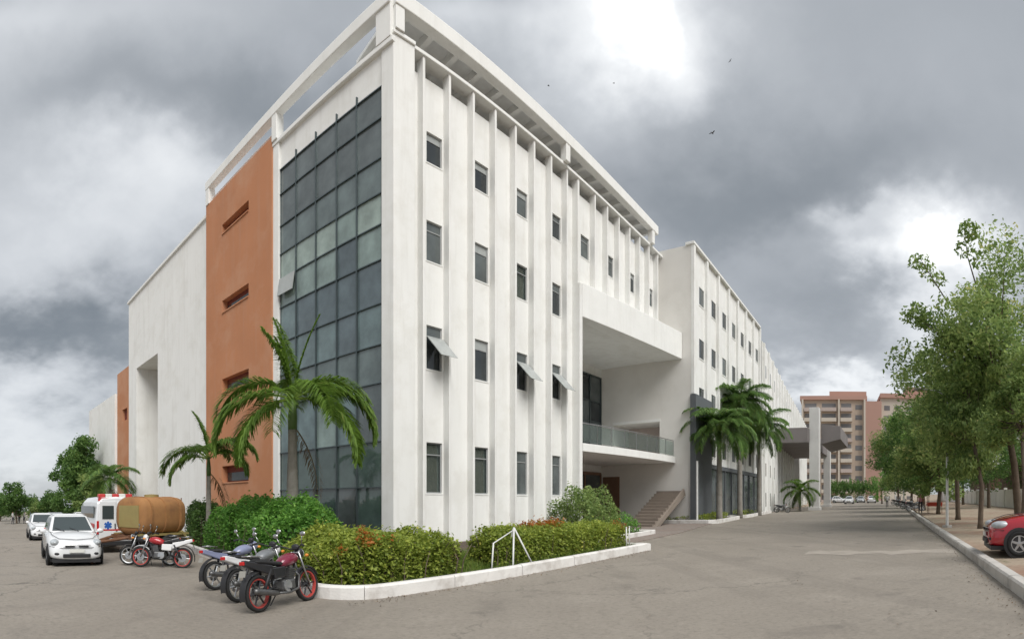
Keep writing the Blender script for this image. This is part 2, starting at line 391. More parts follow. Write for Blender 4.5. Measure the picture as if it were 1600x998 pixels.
def pavers():
    m = bpy.data.materials.new('pavers'); m.use_nodes = True; MATS['pavers'] = m
    t = m.node_tree; q = NG(t); bs = t.nodes['Principled BSDF']
    co = q.n('ShaderNodeTexCoord').outputs['Object']
    mp = q.n('ShaderNodeMapping'); t.links.new(co, mp.inputs[0]); mp.inputs['Rotation'].default_value = (0,0,TR)
    br = q.n('ShaderNodeTexBrick'); t.links.new(mp.outputs[0], br.inputs[0]); br.inputs['Scale'].default_value = 1.0
    br.inputs['Brick Width'].default_value = .24; br.inputs['Row Height'].default_value = .12; br.inputs['Mortar Size'].default_value = .006
    br.inputs['Color1'].default_value = (.27,.20,.165,1); br.inputs['Color2'].default_value = (.22,.185,.165,1); br.inputs['Mortar'].default_value = (.14,.12,.1,1)
    nz = q.noise(co, .8, 5, .6).outputs[0]
    c = q.mix(q.m('MULTIPLY', q.ramp(nz, [(.4,0.),(.65,1.)]), .6), br.outputs[0], (.26,.235,.21))
    t.links.new(c, bs.inputs['Base Color']); bs.inputs['Roughness'].default_value = .85
pavers()
def verge_mat():
    m = bpy.data.materials.new('verge_earth'); m.use_nodes = True; MATS['verge_earth'] = m
    t = m.node_tree; q = NG(t); bs = t.nodes['Principled BSDF']
    co = q.n('ShaderNodeTexCoord').outputs['Object']
    a = q.noise(co, .35, 5, .6, .4).outputs[0]; b = q.noise(co, 6, 5, .7).outputs[0]
    c = q.mix(q.ramp(a, [(.34,0.),(.50,1.)]), (.27,.165,.115), (.34,.275,.205))
    c = q.mix(q.m('MULTIPLY', q.ramp(b, [(.45,0.),(.7,1.)]), .5), c, (.16,.115,.08))
    c = q.mix(q.m('MULTIPLY', q.ramp(q.noise(co, 1.3, 5, .7).outputs[0], [(.56,0.),(.68,1.)]), .7), c, (.085,.10,.035))
    t.links.new(c, bs.inputs['Base Color']); bs.inputs['Roughness'].default_value = .95
    bp = q.n('ShaderNodeBump'); bp.inputs['Strength'].default_value = .5; bp.inputs['Distance'].default_value = .03
    t.links.new(b, bp.inputs['Height']); t.links.new(bp.outputs[0], bs.inputs['Normal'])
verge_mat()
# ================================================================== THE SETTING
def sheet(name, pts, dz, m, kind='structure', sub=None):
    b = MB(); b.add([(p[0],p[1],gz(p[0])+dz) for p in pts], [tuple(range(len(pts)))]); o = b.build(name, m)
    o['kind'] = kind; return o
def slab(name, pts, z0, z1, m, kind='structure'):
    b = MB(); b.prism(pts, lambda p: gz(p[0])+z0, lambda p: gz(p[0])+z1); o = b.build(name, m); o['kind'] = kind; return o
R_ = 3500
sheet('ground', [(-R_,-R_),(R_,-R_),(R_,R_),(-R_,R_)], -.02, 'verge_earth')
sheet('road', [W(-60,-220),W(-60,2.0),W(190,2.0),W(190,-13.2),W(3.85,-13.2),W(3.85,-220)], 0.0, 'asphalt')
slab('verge', [W(-40,2.18),W(-40,70),W(190,70),W(190,2.18)], -.6, .12, 'verge_earth')
# planting bed in front of the building, with its white kerb
arc = []
for k in range(9):
    a = pi/2*k/8; arc.append((4.9-1.05*cos(a-0)+0, -8.45+1.05*sin(a)))   # (t,p) quarter turn
bedline = [(3.85,-60.),(3.85,-8.45)] + arc[1:] + [(14.3,-7.42)]
bed = [W(3.95,-60)] + [W(t+.12 if p < -8.4 else t, p-.08) for t,p in arc] + [W(14.3,-7.55), W(14.3,-10.2), W(21.0,-10.6), W(21.0,-16), W(14,-40), W(8,-60)]
slab('planting_bed', bed, -.5, .10, 'soil')
kerb = thing('kerb', 'white painted kerb round the planting bed at the building corner', 'kerb', W(4.5,-8)); del kerb['label']; del kerb['category']; kerb['kind'] = 'structure'
def stones(line, parent, w, h, m, step, jitter=.004):
    """cut a polyline (t,p) into kerb stones of about the given length, each a mesh of its own"""
    P = [Vector((t,p)) for t,p in line]; fine_ = [P[0]]
    for a, b in zip(P, P[1:]):
        n = max(1, int((b-a).length/.13))
        fine_ += [a.lerp(b, k/n) for k in range(1, n+1)]
    acc = 0; cur = [fine_[0]]; out = []
    for a, b in zip(fine_, fine_[1:]):
        acc += (b-a).length; cur.append(b)
        if acc >= step: out.append(cur); cur = [b]; acc = 0
    if len(cur) > 1: out.append(cur)
    for seg in out:
        rings = []; n = len(seg); jz = random.uniform(-jitter, jitter)*2; jp = random.uniform(-jitter, jitter)
        for i, q in enumerate(seg):
            d = (seg[min(i+1,n-1)]-seg[max(i-1,0)]).normalized(); nn = Vector((-d.y, d.x))
            qq = q + d*(.006 if i == 0 else -.006 if i == n-1 else 0)
            ring = []
            for (o_, z) in ((0,-.3),(w,-.3),(w,h-.02),(w-.03,h),(.035,h),(0,h-.035)):
                r = qq + nn*(o_+jp); v = W(r.x, r.y); ring.append((v.x, v.y, v.z+z+(jz if z > 0 else 0)))
            rings.append(ring)
        b = MB(); b.loft(rings); b.build('kerb_stone', m, parent)
KL = [(3.85,-40.),(3.85,-8.45)] + arc[1:] + [(14.3,-7.40)]
stones(list(reversed(KL)), kerb, .17, .24, 'kerb_white', 1.9)
stones([(14.3,-7.42),(14.42,-7.6),(14.42,-10.2)], kerb, .16, .22, 'kerb_white', 1.9)
stones([(14.42,-10.2),(21,-10.6),(21.1,-15.)], kerb, .16, .22, 'kerb_white', 1.9)
rkerb = thing('roadside_kerb', '', '', W(10,2)); del rkerb['label']; del rkerb['category']; rkerb['kind'] = 'structure'
stones([(-8.,1.98),(14,1.93),(30,1.75),(63,1.6),(66,1.6)], rkerb, .24, .21, 'kerb_grey', 2.3, .008)
stones([(66,1.6),(80,.9),(150,.6)], rkerb, .24, .21, 'kerb_grey', 12, .004)
# entrance apron and the small islands beyond it
slab('apron', [W(14.5,-9.0),W(22,-9.6),W(30,-11.0),W(30,-21),W(14.5,-21)], -.3, .035, 'pavers')
isl = thing('island_kerb', '', '', W(34,-12)); del isl['label']; del isl['category']; isl['kind'] = 'structure'
stones([(30.2,-16.5),(30.2,-11.3),(30.6,-10.9),(36.5,-11.3),(36.9,-11.8),(36.9,-14.)], isl, .16, .25, 'kerb_white', 1.6)
stones([(38.5,-16.5),(38.5,-11.9),(38.9,-11.4),(50.5,-12.2),(51,-12.9),(51,-15)], isl, .16, .25, 'kerb_white', 1.6)
slab('island_bed', [W(30.35,-16.4),W(30.35,-11.3),W(36.4,-11.5),W(36.75,-14)], -.3, .14, 'soil')
slab('island_bed', [W(38.6,-16.4),W(38.6,-11.7),W(50.4,-12.4),W(50.9,-15)], -.3, .14, 'soil')
# paler patch with uneven edges across the road
pt = []
for k in range(15): pt.append((13.9 + .16*sin(k*1.3)+.1*sin(k*2.9), -2.4 + k*.3))
for k in range(14,-1,-1): pt.append((14.75 + .16*sin(k*2.1) + .12*sin(k*.7), -2.4 + k*.3))
mat('patch', (.315,.28,.24), .9, .12, 1.5, .3, 30)
sheet('road_patch', [W(t,p) for t,p in pt], .004, 'patch')
# ================================================================== MAIN BUILDING
SX = 2.50                                           # fin pitch
bld = thing('hospital_building', 'tall white five storey building with vertical fins, glazed corner and terracotta panel', 'building', (C0.x, C0.y, gz(C0.x)))
ROWS = [(14.40,15.55),(10.70,12.22),(6.62,8.28),(1.95,3.87)]
def wu(k): return (k*SX+1.80, k*SX+2.56)
b = MB()
holes = [(*wu(k), *r) for k in range(4) for r in ROWS]
b.holed(FR, .2, 11.29, -1.5, 17.5, .45, holes, .16)
holes2 = [(*wu(k), *ROWS[0]) for k in range(4,8)]
b.holed(FR, 11.29, 20.8, 11.05, 17.5, .45, holes2, .16)
b.fbox(FR, .4, 11.28, .64, 12, -1.5, 17.45); b.fbox(FR, 11.28, 20.8, .64, 12, 11.06, 17.45)
b.fbox(FR, 11.27, 21.5, 4.9, 12.1, -1.5, 11.08)
b.add([FR(11.29,.45,-1.5),FR(11.29,4.9,-1.5),FR(11.29,4.9,11.06),FR(11.29,.45,11.06)], [(0,1,2,3)])
b.add([FR(11.29,.45,11.055),FR(20.8,.45,11.055),FR(20.8,4.92,11.055),FR(11.29,4.92,11.055)], [(0,1,2,3)])
wallR = b.build('wall', 'white_wall', bld)
# left street front: solid masses behind the claddings
b = MB()
b.fbox(FL, .3, 21.2, .62, 15, -2, 17.4); b.fbox(FL, 21.2, 26.0, 2.9, 15.02, -2, 17.42); b.fbox(FL, 21.2, 26, .7, 15, 12.3, 17.38); b.fbox(FL, 26.0, 27.6, .62, 15, -2, 17.4)
b.build('wall', 'white_wall', bld, label='white side wall of the street wing')
b = MB(); b.fbox(FL, 0, .58, 0, .5, -2, 17.62); b.build('pier', 'white_wall', bld, bevel=.015)
b = MB(); b.fbox(FL, 6.71, 7.15, -.06, .5, -2, 17.62); b.build('pier', 'white_wall', bld, bevel=.015)
b = MB(); b.fbox(FL, .58, 6.71, .06, .6, 16.42, 17.62); b.build('parapet', 'white_wall', bld)
b = MB(); b.fbox(FL, -.02, 7.17, -.1, .55, 17.62, 17.80); b.build('coping', 'white_trim', bld, bevel=.02)
b = MB(); b.holed(FL, 13.53, 27.64, -2, 17.72, .18, [(21.4,25.8,-2,12.05)], 2.5)
b.add([FL(13.53,.18,17.72),FL(27.64,.18,17.72),FL(27.64,.7,17.72),FL(13.53,.7,17.72)], [(0,1,2,3)]); b.add([FL(27.64,.18,-2),FL(27.64,.7,-2),FL(27.64,.7,17.72),FL(27.64,.18,17.72)], [(0,1,2,3)])
b.build('wall', 'white_wall', bld, label='plain white end wall with a tall recess')
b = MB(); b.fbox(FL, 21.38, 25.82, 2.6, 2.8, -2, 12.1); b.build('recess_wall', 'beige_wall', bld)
b = MB(); b.fbox(FL, 13.5, 27.75, .06, .5, 17.72, 17.9); b.build('coping', 'white_trim', bld, bevel=.02)
# terracotta panel with four slots
SLOT = [(15.72,16.2),(11.58,12.2),(7.38,8.08),(2.65,3.5)]
b = MB(); b.holed(FL, 7.15, 13.53, -2, 18.08, -.12, [(9.1,11.7,*z) for z in SLOT], .38)
for u in (7.15, 13.53): b.add([FL(u,-.12,-2),FL(u,.6,-2),FL(u,.6,18.08),FL(u,-.12,18.08)], [(0,1,2,3)])
b.add([FL(7.15,-.12,18.08),FL(13.53,-.12,18.08),FL(13.53,.6,18.08),FL(7.15,.6,18.08)], [(0,1,2,3)])
pan = b.build('terracotta_panel', 'orange_wall', bld)
for z0, z1 in SLOT:
    b = MB(); b.fbox(FL, 9.08, 11.72, .2, .25, z0-.02, z1+.02); sw = b.build('slot_window', 'slot_red', pan)
    b = MB(); b.fbox(FL, 9.2, 11.6, .17, .198, z0+.08, z0+(z1-z0)*.6)
    b.build('pane', 'dark_glass', pan)
    b = MB(); b.fbox(FL, 9.1, 11.7, -.17, .1, z0-.06, z0-.001); b.build('sill', 'orange_wall', pan)
# curtain wall
cw = MB(); ZS = [.35,2.15,3.79,5.87,7.24,8.70,10.25,11.51,12.63,13.88,15.30,16.40]; US = [.60,1.84,2.96,4.22,5.54,6.70]
for i, u in enumerate(US): cw.fbox(FL, u-.022, u+.022, -.02 if 0 < i < 5 else .03, .2, .2, 16.41 if i in (0,5) else 16.68)
for z in ZS: cw.fbox(FL, .58, 6.71, .0, .19, z-.02, z+.02)
cur = cw.build('curtain_wall_frame', 'alu', bld)
b = MB(); b.fbox(FL, .58, 6.71, .25, .62, -2, 16.42); b.build('backing', 'slate_panel', bld)
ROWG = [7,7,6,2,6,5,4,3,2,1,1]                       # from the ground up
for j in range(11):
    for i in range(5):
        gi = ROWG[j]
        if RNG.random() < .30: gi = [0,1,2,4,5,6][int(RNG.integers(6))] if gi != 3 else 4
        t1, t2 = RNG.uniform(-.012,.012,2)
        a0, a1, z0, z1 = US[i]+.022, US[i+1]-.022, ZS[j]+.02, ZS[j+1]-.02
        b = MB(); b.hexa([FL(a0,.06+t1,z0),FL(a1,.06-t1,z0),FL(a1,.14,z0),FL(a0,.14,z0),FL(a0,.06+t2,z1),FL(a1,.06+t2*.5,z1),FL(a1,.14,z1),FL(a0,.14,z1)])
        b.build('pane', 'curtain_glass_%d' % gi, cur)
b = MB()
a = radians(9); p0 = (5.60, -.03, 11.45)
b.hexa([FL(5.58,-.05-.9*sin(a),11.5-.8*cos(a)),FL(6.66,-.05-.9*sin(a),11.5-.8*cos(a)),FL(6.66,-.01-.9*sin(a),11.5-.8*cos(a)),FL(5.58,-.01-.9*sin(a),11.5-.8*cos(a)),
        FL(5.58,-.06,11.5),FL(6.66,-.06,11.5),FL(6.66,-.02,11.5),FL(5.58,-.02,11.5)])
b.build('sash', 'sash_glass', cur, label='pale vent sash hanging open')
# blade fins on the right front, one at every half bay
b = MB(); b.fbox(FR, 0, .92, .002, .5, -1.5, 17.92); b.build('pier', 'white_wall', bld, bevel=.015)
for k in range(16):
    u0 = 1.38+k*SX/2
    if abs(u0-11.38) < .2: continue
    b = MB(); b.fbox(FR, u0, u0+.11, .12, .5, -1.5 if u0 < 11 else 12.6, 17.92)
    b.build('fin', 'white_wall', bld, bevel=.012)
b = MB(); b.fbox(FR, 11.05, 11.31, .004, .52, -1.5, 12.65); b.build('pier', 'white_wall', bld)
b = MB(); b.fbox(FR, 11.05, 11.2, .12, .5, 12.65, 17.92); b.build('fin', 'white_wall', bld)
b = MB(); b.fbox(FR, .93, 20.78, .06, .62, 17.92, 18.06); b.fbox(FR, -.03, .93, -.06, .62, 17.921, 18.059); b.build('cornice', 'white_trim', bld, bevel=.02)
b = MB(); b.fbox(FR, .0, 19.7, -.16, .24, 18.87, 19.42); b.build('roof_beam', 'white_trim', bld, bevel=.03)
b = MB(); b.fbox(FL, .05, 13.55, -.18, .22, 18.95, 19.40); b.build('roof_beam', 'white_trim', bld, bevel=.03)
for k in range(16):
    u = .5 + k*SX/2
    b = MB(); b.fbox(FR, u, u+.22, .22, 3.0, 18.90, 19.22); b.build('rafter', 'white_trim', bld)
b = MB(); b.fbox(FR, .3, 19.6, .23, 3.1, 19.22, 19.36); b.build('roof_slab', 'white_trim', bld)
b = MB(); b.fbox(FR, .5, 20.7, 2.6, 2.9, 17.4, 19.2); b.build('parapet', 'white_wall', bld)
b = MB(); b.fbox(FR, .02, .40, -.12, .7, 18.06, 18.88); b.build('post', 'white_trim', bld, bevel=.02)
b = MB(); b.fbox(FL, .04, .75, -.12, .3, 17.8, 18.96); b.build('post', 'white_trim', bld, bevel=.02)
for u in (9.75, 18.9): b = MB(); b.fbox(FR, u, u+.34, -.13, .22, 18.06, 18.88); b.build('post', 'white_trim', bld, bevel=.02)
for u in (6.75, 13.15): b = MB(); b.fbox(FL, u, u+.38, -.16, .25, 17.8 if u < 7 else 18.08, 18.96); b.build('post', 'white_trim', bld, bevel=.02)
b = MB(); b.tube([FL(7.2,.05,18.35),FL(13.1,.05,18.35)], .03, 6); b.build('rail', 'white_trim', bld)
b = MB(); b.fbox(FL, 5.0, 6.75, .9, 2.6, 17.4, 18.55); b.fbox(FL, 4.9, 6.8, .8, 2.7, 18.55, 18.68); b.build('stair_head', 'white_wall', bld)
# windows
def window(fr, parent, u0, u1, z0, z1, v, kind):
    b = MB(); t = .045
    b.fbox(fr, u0, u1, v+.06, v+.12, z1-t, z1); b.fbox(fr, u0, u1, v+.06, v+.12, z0, z0+t)
    b.fbox(fr, u0, u0+t, v+.061, v+.121, z0+t, z1-t); b.fbox(fr, u1-t, u1, v+.061, v+.121, z0+t, z1-t)
    zt = z1-(z1-z0)*.24
    b.fbox(fr, u0+t, u1-t, v+.062, v+.118, zt-.02, zt+.02)
    w = b.build('window', 'win_frame', parent)
    if kind == 'curtain':
        b = MB(); b.fbox(fr, u0+t, u1-t, v+.08, v+.09, z0+t, z1-t); b.build('pane', 'clear_glass', w)
        n = 13; pts = []
        for k in range(n): pts.append((u0+t+(u1-u0-2*t)*k/(n-1)*.86, v+.14+.012*(k%2)))
        b = MB(); b.add([fr(p[0],p[1],z0+t) for p in pts]+[fr(p[0],p[1],z1-t) for p in pts], [(k,k+1,n+k+1,n+k) for k in range(n-1)]); b.build('curtain', 'curtain_cloth', w)
    else:
        b = MB(); b.fbox(fr, u0+t, u1-t, v+.085, v+.10, z0+t, zt-.02 if kind != 'open' else z0+t+.001); 
        if kind == 'open': b = MB(); b.fbox(fr, u0+t, u1-t, v+.13, v+.15, z0+t, zt-.02)
        b.build('pane', 'dark_glass' if kind == 'open' or RNG.random() < .5 else 'grey_glass', w)
        b = MB(); b.fbox(fr, u0+t, u1-t, v+.085, v+.10, zt+.02, z1-t); b.build('pane', 'grey_glass' if RNG.random() < .6 else 'sash_glass', w)
    b = MB(); b.fbox(fr, u0-.03, u1+.03, v-.018, v+.06, z0-.045, z0-.001); b.build('sill', 'white_trim', w)
    if kind == 'open':
        a = radians(44); Ls = (zt-z0)*.98; o = v-.02
        def q(s_, d): return (o - s_*sin(a) - d*cos(a), zt-.03 - s_*cos(a) + d*sin(a)*0)
        (v0,za),(v1,zb) = q(0,0), q(Ls,0)
        b = MB(); b.hexa([fr(u0,v1-.02,zb),fr(u1+.03,v1-.02,zb),fr(u1+.03,v1+.02,zb),fr(u0,v1+.02,zb),fr(u0,v0-.02,za),fr(u1+.03,v0-.02,za),fr(u1+.03,v0+.02,za),fr(u0,v0+.02,za)])
        b.build('sash', 'sash_glass', w, label='top hung sash propped open')
    return w
mat('curtain_cloth', (.62,.54,.47), .9, .08, 4)
for k in range(4):
    for r, (z0, z1) in enumerate(ROWS):
        kind = 'open' if (r == 2 and k in (0,2,3)) or (r == 1 and k == 9) else 'curtain' if (r == 3 and k in (0,1)) or (r == 1 and k == 2) else 'plain'
        window(FR, bld, *wu(k), z0, z1, .45, kind)
for k in range(4,8): window(FR, bld, *wu(k), *ROWS[0], .45, 'plain')
# entrance porch: fascia, gallery, railing, doors, stair
b = MB(); b.prism([FR(11.32,-.02,0)[:2],FR(20.78,-1.35,0)[:2],FR(20.78,.46,0)[:2],FR(11.32,.46,0)[:2]], 11.0, 12.72); b.build('fascia', 'white_trim', bld, bevel=.03)
mez = []
for k in range(9): mez.append(FR(11.35+9.4*k/8, .0-.9*sin(pi*k/16), 0)[:2])
b = MB(); b.prism(mez+[FR(20.75,4.88,0)[:2],FR(11.35,4.88,0)[:2]], 4.2, 4.62); b.build('gallery_slab', 'white_trim', bld, bevel=.02)
rail = MB(); pr = [Vector((*FR(11.45+9.2*k/8, .12-.9*sin(pi*k/16), 0)[:2],0)) for k in range(9)]
rail.tube([(p.x,p.y,5.66) for p in pr], .03, 6)
for p in pr: rail.tube([(p.x,p.y,4.62),(p.x,p.y,5.66)], .022, 6)
ro = rail.build('railing', 'chrome', bld)
for a, c in zip(pr, pr[1:]):
    d = (c-a).normalized()*.05; a2, c2 = a+d, c-d; n_ = Vector((-d.y,d.x,0)).normalized()*.006
    b = MB(); b.prism([(a2+n_)[:2],(c2+n_)[:2],(c2-n_)[:2],(a2-n_)[:2]], 4.7, 5.6); b.build('pane', 'rail_glass', ro)
gl = MB()
for u in (13.5,14.9,16.3,17.7,19.1,20.5): gl.fbox(FR, u-.04, u+.04, 4.72, 4.9, 4.62, 10.4)
for z in (4.66,5.9,7.2,8.6,10.36): gl.fbox(FR, 13.5, 20.5, 4.74, 4.89, z-.04, z+.04)
go = gl.build('gallery_glazing', 'alu', bld)
for i in range(5):
    for j,(z0,z1) in enumerate(zip((4.7,5.94,7.24,8.64),(5.86,7.16,8.56,10.32))):
        b = MB(); b.fbox(FR, 13.54+1.4*i, 14.86+1.4*i, 4.80, 4.86, z0, z1); b.build('pane', 'grey_glass' if (i+j)%3 else 'dark_glass', go)
dr = MB()
for u in (12.5,14.5,16.5,18.5,20.5): dr.fbox(FR, u-.06, u+.06, 4.74, 4.9, -.5, 3.6)
dr.fbox(FR, 12.5, 20.5, 4.73, 4.9, 3.5, 3.7); dr.fbox(FR, 12.5, 20.5, 4.75, 4.89, 2.5, 2.6)
do = dr.build('entrance_door', 'brown_door', bld)
for i in range(4):
    b = MB(); b.fbox(FR, 12.57+2*i, 14.43+2*i, 4.80, 4.87, -.3, 2.48); b.build('pane', 'dark_glass', do)
    b = MB(); b.fbox(FR, 12.57+2*i, 14.43+2*i, 4.80, 4.87, 2.62, 3.48); b.build('pane', 'grey_glass', do)
# ================================================================== SECOND WING (stands 2 m proud, beyond the porch)
w2 = thing('white_wing', 'long white wing beyond the porch with small windows and dark slate base', 'building', FR(22,-1.5,.3))
FS = Fr(Vector(FR(20.8,-2.0,0)), irv, drv)           # the wing's flank that faces the camera: u inward, v along the street
b = MB(); b.holed(FS, 0, 7.2, -1.5, 18.4, 0, [(2.3,5.9,4.7,7.0)], 2.2, back=False)
b.build('wall', 'cream_wall', w2)
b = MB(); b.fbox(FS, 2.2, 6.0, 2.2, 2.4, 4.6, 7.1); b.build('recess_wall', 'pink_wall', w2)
b = MB(); b.fbox(FS, 2.25, 5.95, -.05, -.002, 7.02, 7.2); b.build('lintel', 'white_trim', w2)
b = MB(); b.fbox(FS, 5.4, 6.75, -.06, -.003, -.3, 3.4); b.build('side_door', 'brown_door', w2)
b = MB()
H2 = []
for k in range(7):
    for z0, z1 in ((15.0,16.2),(11.4,12.7),(8.2,9.4),(4.9,6.2)): H2.append((20.8+1.38+k*2.42, 20.8+2.28+k*2.42, z0, z1))
b.holed(FR, 20.8, 37.7, -1.5, 18.4, -2.0, H2, .16)
b.fbox(FR, 23.3, 37.65, -1.82, 9, -1.5, 18.38); b.fbox(FR, 20.83, 23.3, 6, 9, -1.5, 18.36); b.fbox(FR, 20.83, 23.3, -1.82, 6, 8.3, 18.37)
b.fbox(FR, 20.83, 23.3, -1.82, -.0, -1.5, 8.4)
b.build('wall', 'white_wall', w2)
b = MB(); b.fbox(FR, 20.7, 37.8, -2.24, -1.6, 18.4, 18.58); b.build('coping', 'white_trim', w2, bevel=.02)
for k in range(8):
    u = 20.8+k*2.42-.02
    b = MB(); b.fbox(FR, u, u+.3, -2.2, -1.995, 8.7 if k == 0 else 4.3, 18.40); b.build('fin', 'white_wall', w2)
for i, h in enumerate(H2):
    b = MB(); b.fbox(FR, h[0], h[1], -1.97, -1.87, h[2], h[3]); w_ = b.build('window', 'dark_glass' if i%3 else 'grey_glass', w2)
    b = MB(); b.fbox(FR, h[0]-.04, h[1]+.04, -2.03, -1.98, h[2]-.07, h[2]-.001); b.build('sill', 'white_trim', w_)
b = MB(); b.fbox(FR, 20.62, 23.6, -2.4, -1.99, -1, 8.62)
for z in (2.1,4.25,6.4): b.fbox(FR, 20.615, 23.605, -2.41, -2.0, z, z+.03)
b.build('slate_cladding', 'slate_panel', w2)
gb = MB()
for k in range(9): gb.fbox(FR, 23.7+k*1.7, 23.8+k*1.7, -2.2, -1.99, -1, 4.1)
gb.fbox(FR, 23.62, 37.6, -2.21, -1.99, 4.0, 4.3)
go = gb.build('ground_floor_glazing', 'slate_panel', w2)
for k in range(8): b = MB(); b.fbox(FR, 23.8+k*1.7, 25.4+k*1.7, -2.1, -2.03, -.8, 3.98); b.build('pane', 'grey_glass', go)
# ================================================================== THIRD WING (curves away)
w3 = thing('far_wing', 'distant white wing curving away behind the palm trees', 'building', FR(42,-1.5,.5))
PL3 = [(38.4,-2.2),(48,-1.3),(57,-.4),(70,.7),(83,1.8),(97,3.2)]
b = MB(); b.prism([FR(u,v,0)[:2] for u,v in PL3]+[FR(97,14,0)[:2],FR(38.4,10,0)[:2]], -2, 17.4); b.build('wall', 'white_wall', w3)
wn_ = MB(); fn_ = MB()
for (u0,v0),(u1,v1) in zip(PL3, PL3[1:]):
    L_ = sqrt((u1-u0)**2+(v1-v0)**2); n = int(L_/2.42)
    for k in range(n):
        f0 = (k+.1)/n; f1 = f0+.5/L_; f2 = f0+1.35/L_; f3 = f2+.85/L_
        q = lambda f, d: (u0+(u1-u0)*f, v0+(v1-v0)*f+d)
        fn_.prism([FR(*q(f0,-.2),0)[:2],FR(*q(f1,-.2),0)[:2],FR(*q(f1,.02),0)[:2],FR(*q(f0,.02),0)[:2]], 0, 17.3)
        for z0, z1 in ((14.3,15.5),(10.8,12.1),(7.6,8.9),(4.3,5.6),(1.2,2.6)):
            wn_.prism([FR(*q(f2,-.03),0)[:2],FR(*q(f3,-.03),0)[:2],FR(*q(f3,.02),0)[:2],FR(*q(f2,.02),0)[:2]], z0, z1)
fn_.build('fins', 'white_wall', w3, kind='stuff'); wn_.build('windows', 'grey_glass', w3, kind='stuff')
# ================================================================== LOW ANNEX on the left street
an = thing('annex', 'lower white and terracotta annex behind the ambulance', 'building', FL(30,1,gz(-30)))
b = MB(); b.holed(FL, 27.72, 31.7, -3, 13.0, .5, [(29.0,30.3,8.6,9.6)], .3, back=False); b.add([FL(27.72,.5,13),FL(31.7,.5,13),FL(31.7,9,13),FL(27.72,9,13)], [(0,1,2,3)])
b.fbox(FL, 31.72, 31.74, .5, 9, -3, 13)
b.build('terracotta_panel', 'orange_wall', an)
b = MB(); b.fbox(FL, 28.9, 30.4, .72, .8, 8.5, 9.7); b.build('window', 'slot_red', an)
b = MB(); b.fbox(FL, 31.8, 41, .3, 9.5, -3, 11.3); b.build('wall', 'white_wall', an)
# ================================================================== PORCH STAIR, POST
st = thing('porch_stair', 'brown concrete stair flight rising beside the entrance porch', 'stair', FR(18,-.8,.3))
b = MB(); g0 = .12
b.hexa([FR(16.2,-1.5,g0),FR(16.6,-1.5,g0),FR(16.6,.3,g0),FR(16.2,.3,g0),FR(20.55,-1.5,2.35),FR(20.75,-1.5,2.1),FR(20.75,.3,2.1),FR(20.55,.3,2.35)])
b.build('flight', 'conc_brown', st)
for k in range(12):
    u = 16.25+k*.36
    b = MB(); b.fbox(FR, u, u+.38, -1.45, .25, g0+k*.185+.02, g0+k*.185+.2); b.build('step', 'conc_brown', st)
b = MB(); b.hexa([FR(16.1,-1.62,g0-.1),FR(16.5,-1.62,g0-.1),FR(16.5,-1.505,g0-.1),FR(16.1,-1.505,g0-.1),FR(20.5,-1.62,2.5),FR(20.72,-1.62,2.1),FR(20.72,-1.505,2.1),FR(20.5,-1.505,2.5)])
b.build('stringer', 'conc_brown', st)
b = MB(); b.tube([FR(20.3,-2.6,.1),FR(20.3,-2.6,4.25)], .07, 8); tag(b.build('porch_post','pole_white'), 'thin pale post standing by the dark slate wall', 'post')
# ================================================================== GATE
gt = thing('gateway', 'tall gateway of pale square pillars carrying a dark canopy across the drive', 'gate', W(59,-9.5))
def pillar(t, p, w, z1, parent, m='concrete'):
    c = W(t, p); b = MB(); f = Fr((c.x,c.y,0), drv, prv); b.fbox(f, -w/2, w/2, -w/2, w/2, c.z-.2, z1); b.fbox(f, -w/2-.12, w/2+.12, -w/2-.12, w/2+.12, c.z-.2, c.z+.35)
    return b.build('pillar', m, parent, bevel=.03)
mat('pale_conc', (.60,.59,.57), .8, .06, .8)
pillar(59, -8.9, 1.15, 12.6, gt, 'pale_conc'); pillar(63, -14.3, 1.0, 11, gt, 'pale_conc'); pillar(76, -9.6, 1.0, 10.0, gt, 'pale_conc'); pillar(80,-15,1.0,10,gt,'pale_conc')
f = Fr(W(0,0,0), drv, prv)
b = MB(); b.fbox(f, 57.8, 79, -15.6, -9.52, 8.5, 10.2); b.build('canopy', 'slate_canopy' if 'slate_canopy' in MATS else mat('slate_canopy', (.20,.18,.175), .8, .1, .5), gt, bevel=.03)
b = MB(); b.hexa([W(60.,-8.3,8.5),W(60,-6.0,9.1),W(70,-6.0,9.1),W(70,-8.3,8.5),W(60,-8.3,10.9),W(60,-6.0,10.6),W(70,-6.0,10.6),W(70,-8.3,10.9)]); b.build('canopy_wing', 'slate_canopy', gt)
# ================================================================== APARTMENT BLOCK far down the road
ap = thing('apartment_block', 'red and cream apartment tower with stacked balconies at the end of the road', 'building', W(150,-16))
FA = FrZ(Vector((*(Vector((sin(.60),cos(.60)))*150),0)), Vector((cos(.62),-sin(.62),0)), Vector((sin(.62),cos(.62),0)))  # faces the camera; u to the right
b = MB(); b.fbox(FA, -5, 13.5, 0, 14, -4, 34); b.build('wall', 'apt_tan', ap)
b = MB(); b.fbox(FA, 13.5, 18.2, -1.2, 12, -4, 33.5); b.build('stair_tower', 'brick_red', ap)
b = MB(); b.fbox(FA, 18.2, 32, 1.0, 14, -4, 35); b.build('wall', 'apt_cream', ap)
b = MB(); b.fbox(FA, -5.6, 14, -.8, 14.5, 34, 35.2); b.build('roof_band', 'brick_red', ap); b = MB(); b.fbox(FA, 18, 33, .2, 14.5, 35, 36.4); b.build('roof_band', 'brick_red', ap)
b = MB(); b.fbox(FA, 3, 14, 2, 9, 35.2, 37.2); b.build('roof_house', 'brick_red', ap); b = MB(); b.fbox(FA, 26, 33.5, 2, 9, 36.4, 39); b.build('roof_house', 'brick_red', ap)
